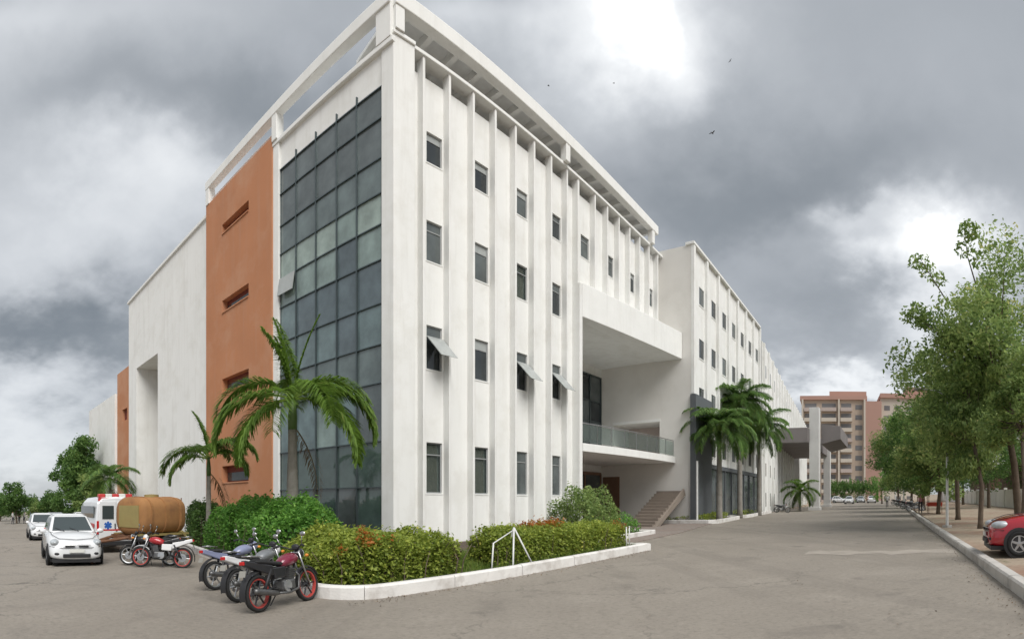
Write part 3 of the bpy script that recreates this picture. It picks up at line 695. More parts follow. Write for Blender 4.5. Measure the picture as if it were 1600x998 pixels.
for j in range(10):
    z = 1.5+j*3.2
    for u0, u1 in ((-4.4,-.6),(.6,5.0),(6.2,9.6)):
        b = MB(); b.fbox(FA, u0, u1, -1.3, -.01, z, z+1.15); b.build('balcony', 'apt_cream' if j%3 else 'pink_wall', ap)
        b = MB(); b.fbox(FA, u0+.2, u1-.2, -.06, -.005, z+1.15, z+2.6); b.build('window', 'apt_glass', ap)
    b = MB(); b.fbox(FA, 10.6, 12.6, -.06, -.004, z+.7, z+2.2); b.build('window', 'apt_glass', ap)
    for u0 in (19.2,22.5,26): b = MB(); b.fbox(FA, u0, u0+1.7, .93, .995, z+.8, z+2.3); b.build('window', 'apt_glass', ap)
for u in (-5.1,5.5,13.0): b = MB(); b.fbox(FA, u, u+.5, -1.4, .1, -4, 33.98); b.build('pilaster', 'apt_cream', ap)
# ================================================================== BOUNDARY WALL AND SHEDS on the right
bw = thing('boundary_wall', 'long low cream boundary wall behind the roadside trees', 'wall', W(50,12))
for k in range(24):
    t0 = 22+k*4.5
    b = MB(); q = [W(t0+.02,12),W(t0+4.48,12),W(t0+4.48,12.22),W(t0+.02,12.22)]; b.prism([v[:2] for v in q], lambda p: gz(p[0])-.3, lambda p: gz(p[0])+2.0); b.build('panel', 'cream_wall', bw)
    c = W(t0, 11.97); b = MB(); ff = Fr((c.x,c.y,0), drv, prv); b.fbox(ff, -.16, .16, -.05, .3, c.z-.3, c.z+2.2); b.build('pier', 'cream_wall', bw)
for i,(t0,t1,p0,h,lab) in enumerate([(52,72,15.5,4.6,'brown shed with a rusty sloping roof behind the boundary wall'),(80,100,15.5,5.2,'second brown shed farther along behind the boundary wall')]):
    sh = thing('shed', lab, 'shed', W(t0,p0), 0, 'sheds behind the boundary wall')
    zb = W((t0+t1)/2, p0).z; ff = Fr(W(0,0,0), drv, prv)
    b = MB(); b.fbox(ff, t0, t1, p0, p0+7, zb-1, zb+h); b.build('wall', 'shed_brown', sh)
    b = MB(); b.hexa([W(t0-.5,p0-.8,zb+h),W(t1+.5,p0-.8,zb+h),W(t1+.5,p0+7.5,zb+h+1.6),W(t0-.5,p0+7.5,zb+h+1.6),W(t0-.5,p0-.8,zb+h+.12),W(t1+.5,p0-.8,zb+h+.12),W(t1+.5,p0+7.5,zb+h+1.72),W(t0-.5,p0+7.5,zb+h+1.72)]); b.build('roof', 'rust', sh)
    for k in range(3): u = t0+1.5+k*4; b = MB(); b.fbox(ff, u, u+1.5, p0-.05, p0-.005, zb+1.0, zb+2.4); b.build('window', 'apt_glass', sh)
hs = thing('white_house', 'plain white house showing between the trunks of the verge trees', 'house', W(95,24))
ff = Fr(W(0,0,0), drv, prv); zb = W(95,24).z
b = MB(); b.fbox(ff, 88, 110, 17, 31, zb-2, zb+13.5); b.build('wall', 'white_wall', hs)
b = MB(); b.fbox(ff, 87.5, 110.5, 16.5, 31.5, zb+13.5, zb+14); b.build('roof', 'concrete', hs)
for k in range(3):
    for z in (4.8,8.4,11.2): b = MB(); b.fbox(ff, 87.93, 87.995, 18.2+k*4, 19.6+k*4, zb+z, zb+z+1.5); b.build('window', 'apt_glass', hs)
# ================================================================== VEGETATION
def fastmesh(name, V, Fq, m, rnd=None):
    """V (n,3), Fq (k,4) quads; rnd one value per face"""
    me = bpy.data.meshes.new(name); n, k = len(V), len(Fq)
    me.vertices.add(n); me.vertices.foreach_set('co', np.asarray(V, dtype=np.float32).ravel())
    me.loops.add(k*4); me.loops.foreach_set('vertex_index', np.asarray(Fq, dtype=np.int32).ravel())
    me.polygons.add(k); me.polygons.foreach_set('loop_start', np.arange(k, dtype=np.int32)*4)
    me.polygons.foreach_set('loop_total', np.full(k, 4, dtype=np.int32))
    if rnd is not None:
        at = me.attributes.new('rnd', 'FLOAT', 'FACE'); at.data.foreach_set('value', np.asarray(rnd, dtype=np.float32))
    me.materials.append(M(m)); me.update(calc_edges=True); return me
def leaf_quads(P, L, wid=.5, up=.3, rng=RNG, droop=0.0):
    """one folded-diamond leaf quad per point"""
    n = len(P); nr = rng.normal(size=(n,3)); nr[:,2] = np.abs(nr[:,2])*.6 + up*2; nr /= np.linalg.norm(nr, axis=1)[:,None]
    d = rng.normal(size=(n,3)); d[:,2] -= droop; d -= nr*(d*nr).sum(1)[:,None]; d /= np.linalg.norm(d, axis=1)[:,None]+1e-9
    if droop: d[:,2] -= droop; d /= np.linalg.norm(d, axis=1)[:,None]
    s = np.cross(nr, d); s /= np.linalg.norm(s, axis=1)[:,None]+1e-9
    L = L*rng.uniform(.65,1.3,n)[:,None]; w = L*wid
    nrm = np.cross(d, s)
    a = P - d*L*.5; c = P + d*L*.5; b_ = P + s*w*.5 + nrm*w*.15; e = P - s*w*.5 + nrm*w*.15
    V = np.stack([a,b_,c,e], 1).reshape(-1,3); Fq = np.arange(n*4).reshape(-1,4)
    return V, Fq
def clump_points(centers, radii, n, rng=RNG, shell=.55):
    k = len(centers); idx = rng.integers(k, size=n); d = rng.normal(size=(n,3)); d /= np.linalg.norm(d,axis=1)[:,None]
    r = (shell + (1-shell)*rng.random(n))**.8; r[rng.random(n)<.12] *= 1.25
    return np.asarray(centers)[idx] + d*r[:,None]*np.asarray(radii)[idx][:,None]*np.array([1,1,.8]), idx
def tree(name, label, base, height, crown, rad, nclump, nleaf, leaf, m='leaf_tree', trunk_r=.16, seed=1, group=None, fork=.45, csize=.28, bare=0, droop=0., shell=.45):
    """crown = centre offset (x,y,z above base), rad = ellipsoid radii"""
    rng = np.random.default_rng(seed); rr = random.Random(seed)
    t = thing(name, label, 'tree', base, 0, group)
    B = np.array(base); cc = B + np.array(crown); rad = np.array(rad)
    C_ = []; tries = 0
    while len(C_) < nclump and tries < 4000:
        tries += 1; d = rng.normal(size=3); d /= np.linalg.norm(d); r = rng.random()**.42
        C_.append(cc + d*r*rad)
    C_ = np.array(C_); CR = rng.uniform(.65,1.35,len(C_))*csize*rad.mean()
    mb = MB(); tz = crown[2]-rad[2]*fork
    top = B + np.array([crown[0]*.6, crown[1]*.6, tz])
    mid = B + np.array([crown[0]*.15+rr.uniform(-.1,.1), crown[1]*.15+rr.uniform(-.1,.1), tz*.5])
    mb.tube([B-np.array([0,0,.1]), B+np.array([0,0,.25]), mid, top], [trunk_r*1.35, trunk_r, trunk_r*.85, trunk_r*.65], 9)
    mb.tube([top, (top+cc)/2+rng.normal(size=3)*.15, cc+np.array([0,0,rad[2]*.5])], [trunk_r*.65, trunk_r*.45, trunk_r*.15], 7)
    order = rng.permutation(len(C_))[:max(8, nclump//2)]
    for i in order:
        c = C_[i]; s0 = top + (cc-top)*rr.uniform(0,.8); md = (s0+c)/2 + np.array([0,0,-.08*np.linalg.norm(c-s0)])
        mb.tube([s0, md, c], [trunk_r*.32, trunk_r*.22, trunk_r*.06], 5, caps=False)
    ext = []
    for k in range(bare):                                # thin shoots that stick out of the crown
        a = rr.uniform(0,2*pi); s0 = cc + np.array([cos(a)*rad[0]*.5, sin(a)*rad[1]*.5, rad[2]*.5]); e_ = s0 + np.array([cos(a)*rad[0]*.3, sin(a)*rad[1]*.3, rad[2]*rr.uniform(.3,.55)])
        mb.tube([s0,(s0+e_)/2+rng.normal(size=3)*.08,e_], [.035,.025,.01], 5)
        for f in (.35,.55,.75,.9,1.0): ext.append(s0+(e_-s0)*f + rng.normal(size=3)*.12)
    mb.build('trunk', 'bark', t, smooth=True)
    P, idx = clump_points(C_, CR, nleaf, rng, shell)
    if ext:
        E_ = np.array(ext); P2, _ = clump_points(E_, np.full(len(E_), .42), len(E_)*60, rng); P = np.vstack([P, P2])
    V, Fq = leaf_quads(P, leaf, .5, .3, rng, droop)
    tone = rng.normal(0,.13,len(C_))
    rv = np.clip(.42 + rng.normal(0,.2,len(P)) + np.concatenate([tone[idx], np.zeros(len(P)-len(idx))]), 0, 1)
    link('crown', fastmesh('crown', V, Fq, m, rv), t)
    return t
def PXD(x, D, z=0):                                   # a spot at pixel column x of the photograph, D metres off, on the ground
    a = (x-800)/800; X, Y = D*sin(a), D*cos(a); return (X, Y, gz(X)+z)
def hedge(name, label, poly, h, n, leaf, m, seed, group=None, flower=None, uneven=.12, leaves_top=None, cat='hedge'):
    """clipped or loose mass over polygon (list of world xy); leaves spread through its outer skin, stems inside"""
    rng = np.random.default_rng(seed); P = np.array([(p[0],p[1]) for p in poly]); c0 = P.mean(0)
    t = thing(name, label, cat, (c0[0],c0[1],gz(c0[0])+.1), 0, group)
    lo, hi = P.min(0), P.max(0)
    def inside(q):
        r = np.zeros(len(q), bool); j = len(P)-1
        for i in range(len(P)):
            c = ((P[i,1] > q[:,1]) != (P[j,1] > q[:,1])) & (q[:,0] < (P[j,0]-P[i,0])*(q[:,1]-P[i,1])/(P[j,1]-P[i,1]+1e-12)+P[i,0]); r ^= c; j = i
        return r
    Q = rng.uniform(lo, hi, (n*6,2)); Q = Q[inside(Q)]
    # distance to the edge
    dist = np.full(len(Q), 1e9)
    for i in range(len(P)):
        a, b_ = P[i], P[(i+1)%len(P)]; ab = b_-a; tt = np.clip(((Q-a)@ab)/(ab@ab),0,1); dist = np.minimum(dist, np.linalg.norm(Q-(a+tt[:,None]*ab),axis=1))
    hh = h*(1+uneven*(np.sin(Q[:,0]*2.1+seed)*np.sin(Q[:,1]*2.7+seed*2)+.6*np.sin(Q[:,0]*5.3)*np.cos(Q[:,1]*4.7)))*np.clip(.72+dist*.9,0,1)
    z = hh*rng.random(len(Q))**.75
    keep = (dist < .28) | (z > hh-.25*h-.1)
    Q, z, hh, dist = Q[keep][:n], z[keep][:n], hh[keep][:n], dist[keep][:n]
    z = np.where(rng.random(len(z))<.06, z+rng.random(len(z))*.16*h, z)
    P3 = np.column_stack([Q, SL*Q[:,0]+.1+z])
    V, Fq = leaf_quads(P3, leaf, .55, .4, rng)
    tone = .10*np.sin(Q[:,0]*3.3+seed)*np.sin(Q[:,1]*3.9)
    rv = np.clip(.40 + rng.normal(0,.2,len(Q)) + tone, 0, 1)
    link('foliage', fastmesh('foliage', V, Fq, m, rv), t)
    mb = MB(); k = max(8, min(90, len(Q)//150)); sel = rng.choice(len(Q), k, replace=False)
    for i in sel:
        q = Q[i]; zz = SL*q[0]+.1
        mb.tube([(q[0],q[1],zz-.05),(q[0]+rng.normal()*.06,q[1]+rng.normal()*.06,zz+hh[i]*.5),(q[0]+rng.normal()*.12,q[1]+rng.normal()*.12,zz+hh[i]*.9)], [.014,.011,.006], 5)
    mb.build('stems', 'bark', t, kind='stuff')
    if flower is not None:
        ms, sel2 = flower; rng2 = np.random.default_rng(seed+50)
        top = np.where(z > hh*.86)[0]; top = top[[sel2(Q[i]) for i in top]] if len(top) else top
        if len(top):
            pk = rng2.choice(top, min(len(top), 900)); P4 = P3[pk] + rng2.normal(size=(len(pk),3))*.05 + np.array([0,0,.05])
            V, Fq = leaf_quads(P4, leaf*.9, .6, .5, rng2); link('flowers', fastmesh('flowers', V, Fq, ms, rng2.random(len(pk))), t, kind='stuff')
    return t
def frond_mesh(L, e0, e1, nl=46, ll=.55, w=.045, m='leaf_palm', seed=0, hang=.55, half=1.0, stem=.16):
    """a feather frond that leaves the crown along +x at slope e0 and bends to slope e1 (radians)"""
    rng = np.random.default_rng(seed); n = 14; pts = [np.zeros(3)]; dirs = []
    for i in range(n):
        f = i/(n-1); e = e0 + (e1-e0)*f**1.15; d = np.array([cos(e),0,sin(e)]); dirs.append(d); pts.append(pts[-1]+d*L/n)
    pts = np.array(pts); V = []; Fq = []; rv = []
    def quad(a, b_, c, d_, r): o = len(V); V.extend([a,b_,c,d_]); Fq.append((o,o+1,o+2,o+3)); rv.append(r)
    for i in range(n):                                  # rachis: two crossed strips
        r0, r1 = .028*(1-i/n)+.006, .028*(1-(i+1)/n)+.006
        quad(pts[i]+[0,r0,0], pts[i]-[0,r0,0], pts[i+1]-[0,r1,0], pts[i+1]+[0,r1,0], .9)
        quad(pts[i]+[0,0,r0], pts[i]-[0,0,r0], pts[i+1]-[0,0,r1], pts[i+1]+[0,0,r1], .85)
    for k in range(nl):
        f = stem + (1-stem)*k/(nl-1); x = f*n; i = min(int(x), n-1); p = pts[i] + (pts[i+1]-pts[i])*(x-i); d = dirs[i]; up = np.array([-d[2],0,d[0]])
        l = ll*(.35+.65*sin(pi*min(1,(.12+.86*f)**.8)))*rng.uniform(.85,1.1)
        for s in (-1,1):
            a = rng.normal(0,.10)
            o = d*(.55+a) + np.array([0,s*.85,0]) + up*rng.uniform(-.05,.35); o /= np.linalg.norm(o)
            m1 = p + o*l*.5; o2 = o + np.array([0,0,-hang-rng.uniform(0,.35)]); o2 /= np.linalg.norm(o2); tip = m1 + o2*l*.55
            wv = np.cross(o, np.array([0,0,1.])); wv = wv/(np.linalg.norm(wv)+1e-6)*w*rng.uniform(.8,1.2); wv2 = wv*.8; r = float(np.clip(rng.normal(.45,.2),0,1))
            quad(p-wv*.4, p+wv*.4, m1+wv2*.6, m1-wv2*.6, r); quad(m1-wv2*.6, m1+wv2*.6, tip+wv*.1, tip-wv*.1, r)
    return fastmesh('frond', np.array(V), np.array(Fq), m, rv)
FR_CACHE = {}
def palm(label, base, h, fronds, tr=.16, bulge=1.25, shaft=1.0, m='leaf_palm', group=None, lean=(0,0), dry=1):
    """fronds: list of (azimuth, L, e0, e1, leaflet length)"""
    t = thing('palm_tree', label, 'palm', base, 0, group); B = Vector(base); top = B + Vector((lean[0],lean[1],h))
    mb = MB(); N = 10; ps = []; rs = []
    for i in range(N+1):
        f = i/N; ps.append(B + Vector((lean[0]*f**1.5, lean[1]*f**1.5, h*f - (.15 if i == 0 else 0)))); rs.append(tr*(1.25-.25*min(1,f*6))*(1+(bulge-1)*sin(pi*min(1,f*1.1))**2*.6)*(1-.25*f))
    mb.tube(ps, rs, 10)
    for i in range(int(h/.28)):
        f = (i+.5)*.28/h
        if f < .97:
            c = B + Vector((lean[0]*f**1.5, lean[1]*f**1.5, h*f)); j = min(int(f*N), N-1); r = (rs[j]+(rs[j+1]-rs[j])*(f*N-j))*1.015
            mb.lathe([(r*.98,-.03),(r*1.03,0),(r*.98,.03)], c, 'z', 10)
    mb.build('trunk', 'palm_trunk', t, smooth=True)
    b = MB(); b.tube([top-Vector((0,0,.05)), top+Vector((0,0,shaft*.3)), top+Vector((0,0,shaft))], [tr*.78, tr*.85, tr*.4], 10); b.build('crownshaft', 'crownshaft', t, smooth=True)
    for i,(a,L,e0,e1,ll) in enumerate(fronds):
        key = (round(L,1), round(e0,1), round(e1,1), round(ll,2), m)
        if key not in FR_CACHE: FR_CACHE[key] = frond_mesh(key[0], key[1], key[2], int(46+L*24), ll, .026+.008*L, m, len(FR_CACHE)+11)
        mt = Matrix.Translation(top+Vector((0,0,shaft*.85))) @ Matrix.Rotation(pi/2-a, 4, 'Z')
        link('frond', FR_CACHE[key], t, mat=mt)
    for k in range(dry):                                # dead fronds hanging below the crown
        key = ('dry', round(fronds[0][1]*.8,1))
        if key not in FR_CACHE: FR_CACHE[key] = frond_mesh(key[1], -.6, -1.57, 40, .5, .03, 'leaf_dry', 5, .9)
        link('frond', FR_CACHE[key], t, mat=Matrix.Translation(top+Vector((0,0,.1))) @ Matrix.Rotation(1.3+k*2.3, 4, 'Z'), label='dead brown frond hanging down')
    return t
# --- hedges and shrubs in the bed ------------------------------------------------------------
def tp(*q): return [W(t,p)[:2] for t,p in q]
hedge('clipped_hedge', 'wide clipped green hedge at the kerb corner beside the parked motorcycles', tp((4.15,-8.6),(4.35,-8.1),(4.9,-7.75),(6.95,-7.75),(6.75,-8.9),(5.5,-10.8),(4.15,-10.4)), .98, 26000, .085, 'leaf_hedge', 3, 'hedges in the planting bed', ('leaf_orange', lambda q: (math.sin(q[0]*2.3+1.0)+math.sin(q[1]*1.7)+.5*math.sin(q[0]*9+q[1]*7)) > 1.2))
hedge('clipped_hedge', 'clipped green hedge running along the kerb from the white pipe frame to the entrance', tp((8.15,-7.9),(13.9,-7.85),(13.9,-8.9),(9.5,-9.3),(8.2,-9.0)), .90, 26000, .085, 'leaf_hedge', 5, 'hedges in the planting bed', ('leaf_orange', lambda q: (math.sin(q[0]*2.1)+math.sin(q[1]*2.9)) > 1.25))
hedge('tall_shrub', 'tall bright green shrub mass below the terracotta panel and the glass wall', tp((5.2,-11.4),(6.9,-12.6),(6.9,-15.5),(6.3,-17.6),(4.7,-17.2),(4.5,-13.5),(4.6,-12.0)), 1.55, 30000, .11, 'leaf_bright', 8, None, None, .2, cat='shrub')
hedge('tall_shrub', 'bright green shrubs below the white end wall, next to the dark round bush', tp((4.3,-15.6),(5.6,-15.4),(6.3,-17.4),(5.6,-19.3),(4.4,-19.2)), 1.5, 16000, .11, 'leaf_bright', 18, None, None, .25, cat='shrub')
hedge('round_bush', 'dark green rounded bush beside the orange tanker', tp((4.15,-19.6),(4.8,-19.2),(5.6,-19.8),(5.6,-21.6),(4.9,-22.1),(4.15,-21.5)), 1.75, 9000, .12, 'leaf_dark', 9, None, None, .1, cat='bush')
hedge('loose_shrub', 'loose pale green shrub by the last white pier before the porch', tp((16.2,-10.9),(18.9,-11.0),(19.2,-13.3),(17.0,-13.6)), 1.75, 7000, .12, 'leaf_tree', 12, None, None, .3, cat='shrub')
hedge('low_shrub', 'low green plants behind the white kerb at the porch', tp((19.2,-11.0),(20.7,-11.0),(20.7,-13.5),(19.4,-13.5)), .7, 2500, .11, 'leaf_bright', 13, None, None, .3, cat='shrub')
hedge('island_hedge', 'low hedge on the kerbed island nearest the porch', tp((30.7,-15.8),(30.7,-11.7),(36.2,-11.9),(36.4,-13.8)), .5, 5000, .12, 'leaf_hedge', 14, 'hedges on the islands', cat='hedge')
hedge('island_hedge', 'low hedge on the kerbed island under the palm trees', tp((39,-15.8),(39,-12.1),(50,-12.8),(50.3,-14.6)), .5, 5000, .12, 'leaf_hedge', 15, 'hedges on the islands', cat='hedge')
hedge('dark_plant', 'small maroon leaved plant in the gap between the two hedges', tp((7.15,-8.6),(7.6,-8.5),(7.7,-9.0),(7.3,-9.1)), .62, 900, .10, 'leaf_maroon', 16, None, None, .1, cat='plant')
# grass and weeds along the bed edge: nobody could count the blades
def grass(name, label, poly, n, L, seed):
    rng = np.random.default_rng(seed); P = np.array(poly); lo, hi = P.min(0), P.max(0); Q = rng.uniform(lo, hi, (n*5,2)); r = np.zeros(len(Q), bool); j = len(P)-1
    for i in range(len(P)):
        c = ((P[i,1] > Q[:,1]) != (P[j,1] > Q[:,1])) & (Q[:,0] < (P[j,0]-P[i,0])*(Q[:,1]-P[i,1])/(P[j,1]-P[i,1]+1e-12)+P[i,0]); r ^= c; j = i
    Q = Q[r][:n]; k = len(Q); h = L*rng.uniform(.4,1.2,k); a = rng.uniform(0,2*pi,k); s = np.column_stack([np.cos(a),np.sin(a),np.zeros(k)])*.008*L/.2; ln = np.column_stack([rng.normal(0,.35,k)*h, rng.normal(0,.35,k)*h, h])
    b0 = np.column_stack([Q, SL*Q[:,0]+.1]); V = np.stack([b0-s,b0+s,b0+ln*.6+s*.8,b0+ln-s*.2],1).reshape(-1,3)
    o = link(name, fastmesh(name, V, np.arange(k*4).reshape(-1,4), 'leaf_grass', rng.random(k))); o['label'] = label; o['category'] = 'grass'; o['kind'] = 'stuff'
grass('grass', 'short grass and weeds along the white kerb of the planting bed', tp((4.3,-8.6),(4.9,-7.75),(14.1,-7.7),(14.1,-10),(7,-12),(4.2,-14)), 16000, .22, 21)
# --- palms -----------------------------------------------------------------------------------
A = lambda d: radians(d)
palm('large royal palm with arching fronds in front of the glass corner', PXD(457, 15.2), 3.95,
     [(A(62),3.2,.85,-1.5,.8),(A(72),3.4,.45,-1.57,.8),(A(95),3.2,.0,-1.57,.8),(A(48),3.0,.2,-1.57,.8),(A(-98),3.3,.75,-1.5,.8),(A(-118),3.3,.3,-1.57,.8),(A(-80),3.1,.1,-1.57,.8),(A(-140),2.8,-.2,-1.57,.7),(A(170),2.8,.3,-1.5,.8),(A(125),2.8,.5,-1.5,.8),
      (A(20),2.6,.9,-1.2,.8),(A(-20),2.6,1.0,-1.0,.8),(A(-80),2.6,1.5,1.15,.5),(A(-115),2.3,1.45,.9,.5),(A(-60),2.3,1.4,.9,.5),(A(60),2.7,1.38,1.1,.16)], .17, 1.35, 1.0, 'leaf_palm_bright')
palm('smaller palm with drooping fronds beside the white end wall', PXD(326, 19.5), 2.9,
     [(A(-110),2.4,.7,-1.4,.75),(A(-125),2.0,.3,-1.5,.68),(A(-80),2.2,.9,-1.3,.68),(A(60),2.4,1.1,-1.2,.75),(A(75),2.0,.6,-1.5,.68),(A(100),2.1,1.0,-1.0,.68),(A(160),1.8,.9,-1.2,.68),(A(0),2.,1.,-1.,.68),(A(-100),2.0,1.5,.9,.4)], .11, 1.15, .7, 'leaf_palm')
def crown(n, L, seed, ll=.95, lo=-.6):
    r = random.Random(seed); out = []
    for k in range(n):
        f = k/(n-1); e0 = 1.35-1.5*f; out.append((2*pi*k*.382+r.uniform(-.2,.2), round(L*r.uniform(.85,1.1)*2)/2, round(e0*5)/5, round(max(-1.5,e0-1.5-.4*f)*5)/5, ll))
    return out
for x, D, h, n, L, seed, lab in [(1124,34,5.0,26,3.0,1,'royal palm nearest the dark slate wall, first of the clump on the islands'),(1156,40,7.7,28,3.4,2,'tallest royal palm in the middle of the island clump'),(1186,45,6.4,26,3.3,3,'royal palm at the road end of the island clump, in front of the gateway'),(1140,46,6.4,24,3.0,4,'royal palm standing behind the others of the island clump')]:
    palm(lab, PXD(x, D), h, crown(n, L, seed), .2, 1.2, 1.3, 'leaf_palm_dark', 'royal palms on the islands')
palm('short bushy palm growing under the gateway canopy', PXD(1250, 56), 1.6, crown(14,2.5,6), .15, 1.1, .6, 'leaf_palm', None)
palm('drooping palm in front of the annex beyond the ambulance', PXD(172, 38), 3.2, crown(13,2.5,7), .15, 1.1, .8, 'leaf_palm_dark')
# --- trees on the left street ----------------------------------------------------------------
tree('evergreen_tree', 'tall dark evergreen tree beyond the ambulance', PXD(124, 50), 9, (0,0,4.5), (2.6,2.6,4.5), 80, 20000, .30, 'leaf_dark', .2, 31, csize=.27, droop=.5)
for x, D, h, r, seed, lab in [(26,70,5.4,2.3,32,'round dark tree farthest from the building on the car street'),(62,78,3.6,2.0,33,'low pale green tree between the round tree and the evergreen'),(84,66,4.2,1.8,34,'small tree just left of the tall evergreen'),(146,46,4.6,1.6,35,'small dark tree against the annex'),(0,90,4.6,2.6,36,'distant tree beyond the round dark tree on the car street')]:
    tree('street_tree', lab, PXD(x, D), h, (0,0,h*.6), (r,r,h*.42), 34, 7000, .30, 'leaf_dark' if seed%2 == 0 else 'leaf_tree', .14, seed, 'trees along the left street', csize=.38)
hedge('far_hedge', 'low hedge line closing the street behind the white cars', [PXD(-60,95)[:2],PXD(110,90)[:2],PXD(110,94)[:2],PXD(-60,99)[:2]], 1.6, 5000, .3, 'leaf_dark', 41, None, None, .35)
# --- trees along the right verge --------------------------------------------------------------
tree('verge_tree', 'tallest verge tree, thick trunk behind the red car, sparse branches at its top', PXD(1592, 24, .12), 13, (-.9,.9,7.9), (4.3,4.1,4.9), 90, 30000, .21, 'leaf_tree', .2, 51, 'trees along the verge', csize=.22, bare=4, shell=.35)
tree('verge_tree', 'willowy verge tree on a thin trunk just behind the red car', PXD(1532, 21.7, .12), 7, (-.1,.5,4.7), (1.9,1.9,2.5), 40, 14000, .17, 'leaf_tree', .12, 52, 'trees along the verge', csize=.3, droop=.9)
tree('verge_tree', 'verge tree right behind the nearest lamp pole', PXD(1497, 29.4, .12), 10, (.0,.2,6.6), (3.2,3.2,4.0), 60, 15000, .22, 'leaf_tree', .15, 53, 'trees along the verge', csize=.25, shell=.35)
tree('verge_tree', 'low bushy tree closest to the red car', PXD(1600, 17.5, .12), 7, (.6,.5,4.6), (1.5,1.5,2.2), 34, 9000, .16, 'leaf_tree', .12, 58, 'trees along the verge', csize=.3)
for x, D, h, r, seed, lab in [(1466,38,8.6,3.0,54,'third verge tree along the road, darker than the nearer ones'),(1444,48,9.6,3.5,55,'fourth verge tree along the road, beyond the red cart'),(1424,60,11.0,4.2,56,'fifth verge tree along the road, beside the second lamp pole'),(1404,76,11.6,4.6,57,'farthest large verge tree, against the apartment block')]:
    tree('verge_tree', lab, PXD(x, D, .12), h, (0,0,h*.58), (r,r,h*.44), 64, 15000, .30, 'leaf_dark' if seed%2 else 'leaf_tree', .16, seed, 'trees along the verge', csize=.27, shell=.4)
tree('roadside_bush', 'yellow green bush at the far bend of the kerb', PXD(1378, 95, .1), 6, (0,0,3.4), (2.0,2.0,3.0), 20, 2500, .3, 'leaf_bright', .14, 61, csize=.4)
hedge('far_bushes', 'dark bushes below the apartment block at the end of the road', [PXD(1296,118)[:2],PXD(1372,118)[:2],PXD(1372,124)[:2],PXD(1296,124)[:2]], 4.2, 6000, .45, 'leaf_dark', 43, None, None, .25, cat='bushes')
for x, D, h, r, seed, lab in [(1545,52,8,3.4,64,'leafy tree behind the boundary wall near the sheds'),(1590,60,9,3.6,65,'leafy tree behind the boundary wall, behind the thickest verge trunk'),(1505,70,9,3.6,66,'leafy tree behind the boundary wall, between lamp pole and white house')]:
    tree('yard_tree', lab, PXD(x, D, 0), h, (0,0,h*.62), (r,r,h*.36), 30, 5000, .3, 'leaf_dark', .2, seed, 'trees behind the boundary wall', csize=.33)
# ================================================================== VEHICLES
def wheel_part(parent, x, y, r, w, side, spokes=5, rim='rim_silver', rf=.66):
    b = MB(); prof = [(r*rf,-w*.42),(r*.86,-w*.5),(r*.97,-w*.42),(r,-w*.2),(r,w*.2),(r*.97,w*.42),(r*.86,w*.5),(r*rf,w*.42)]
    b.lathe(prof, (x,y,r), 'y', 28, closed=True); t = b.build('tyre', 'rubber', parent, smooth=True)
    b = MB(); s = side
    b.lathe([(r*rf*1.01,-w*.4),(r*rf*1.01,w*.4*1),(r*rf*.9,w*.4),(r*rf*.86,-w*.4)], (x,y,r), 'y', 28, closed=True)
    b.lathe([(r*.17,-w*.2),(r*.17,w*.42),(.001,w*.44)] if s > 0 else [(r*.17,w*.2),(r*.17,-w*.42),(.001,-w*.44)], (x,y,r), 'y', 14)
    for k in range(spokes):
        a = 2*pi*k/spokes+.3; c, q = cos(a), sin(a); h = r*.10 if spokes < 8 else r*.035; y0 = y+s*w*.22; y1 = y+s*w*.38
        P = [(r*.14*c-h*q, r*.14*q+h*c),(r*.14*c+h*q, r*.14*q-h*c),(r*rf*.93*c+h*.8*q, r*rf*.93*q-h*.8*c),(r*rf*.93*c-h*.8*q, r*rf*.93*q+h*.8*c)]
        b.hexa([(x+px,y0,r+pz) for px,pz in P]+[(x+px,y1,r+pz) for px,pz in P])
    b.build('rim', rim, t)
    if spokes < 8: b = MB(); b.disc((x,y+s*w*.05,r), r*rf*.9, 'y', 20); b.build('brake_disc', 'black_plastic', t)
    return t
def panel(pts, out, th=.012):
    """thin plate over a polygon, pushed out along 'out'"""
    o = Vector(out).normalized(); b = MB(); n = len(pts); P = [Vector(p)+o*.002 for p in pts]; Q = [p+o*th for p in P]
    b.add(P+Q, [tuple(range(n-1,-1,-1)), tuple(range(n,2*n))]+[(i,(i+1)%n,n+(i+1)%n,n+i) for i in range(n)]); return b
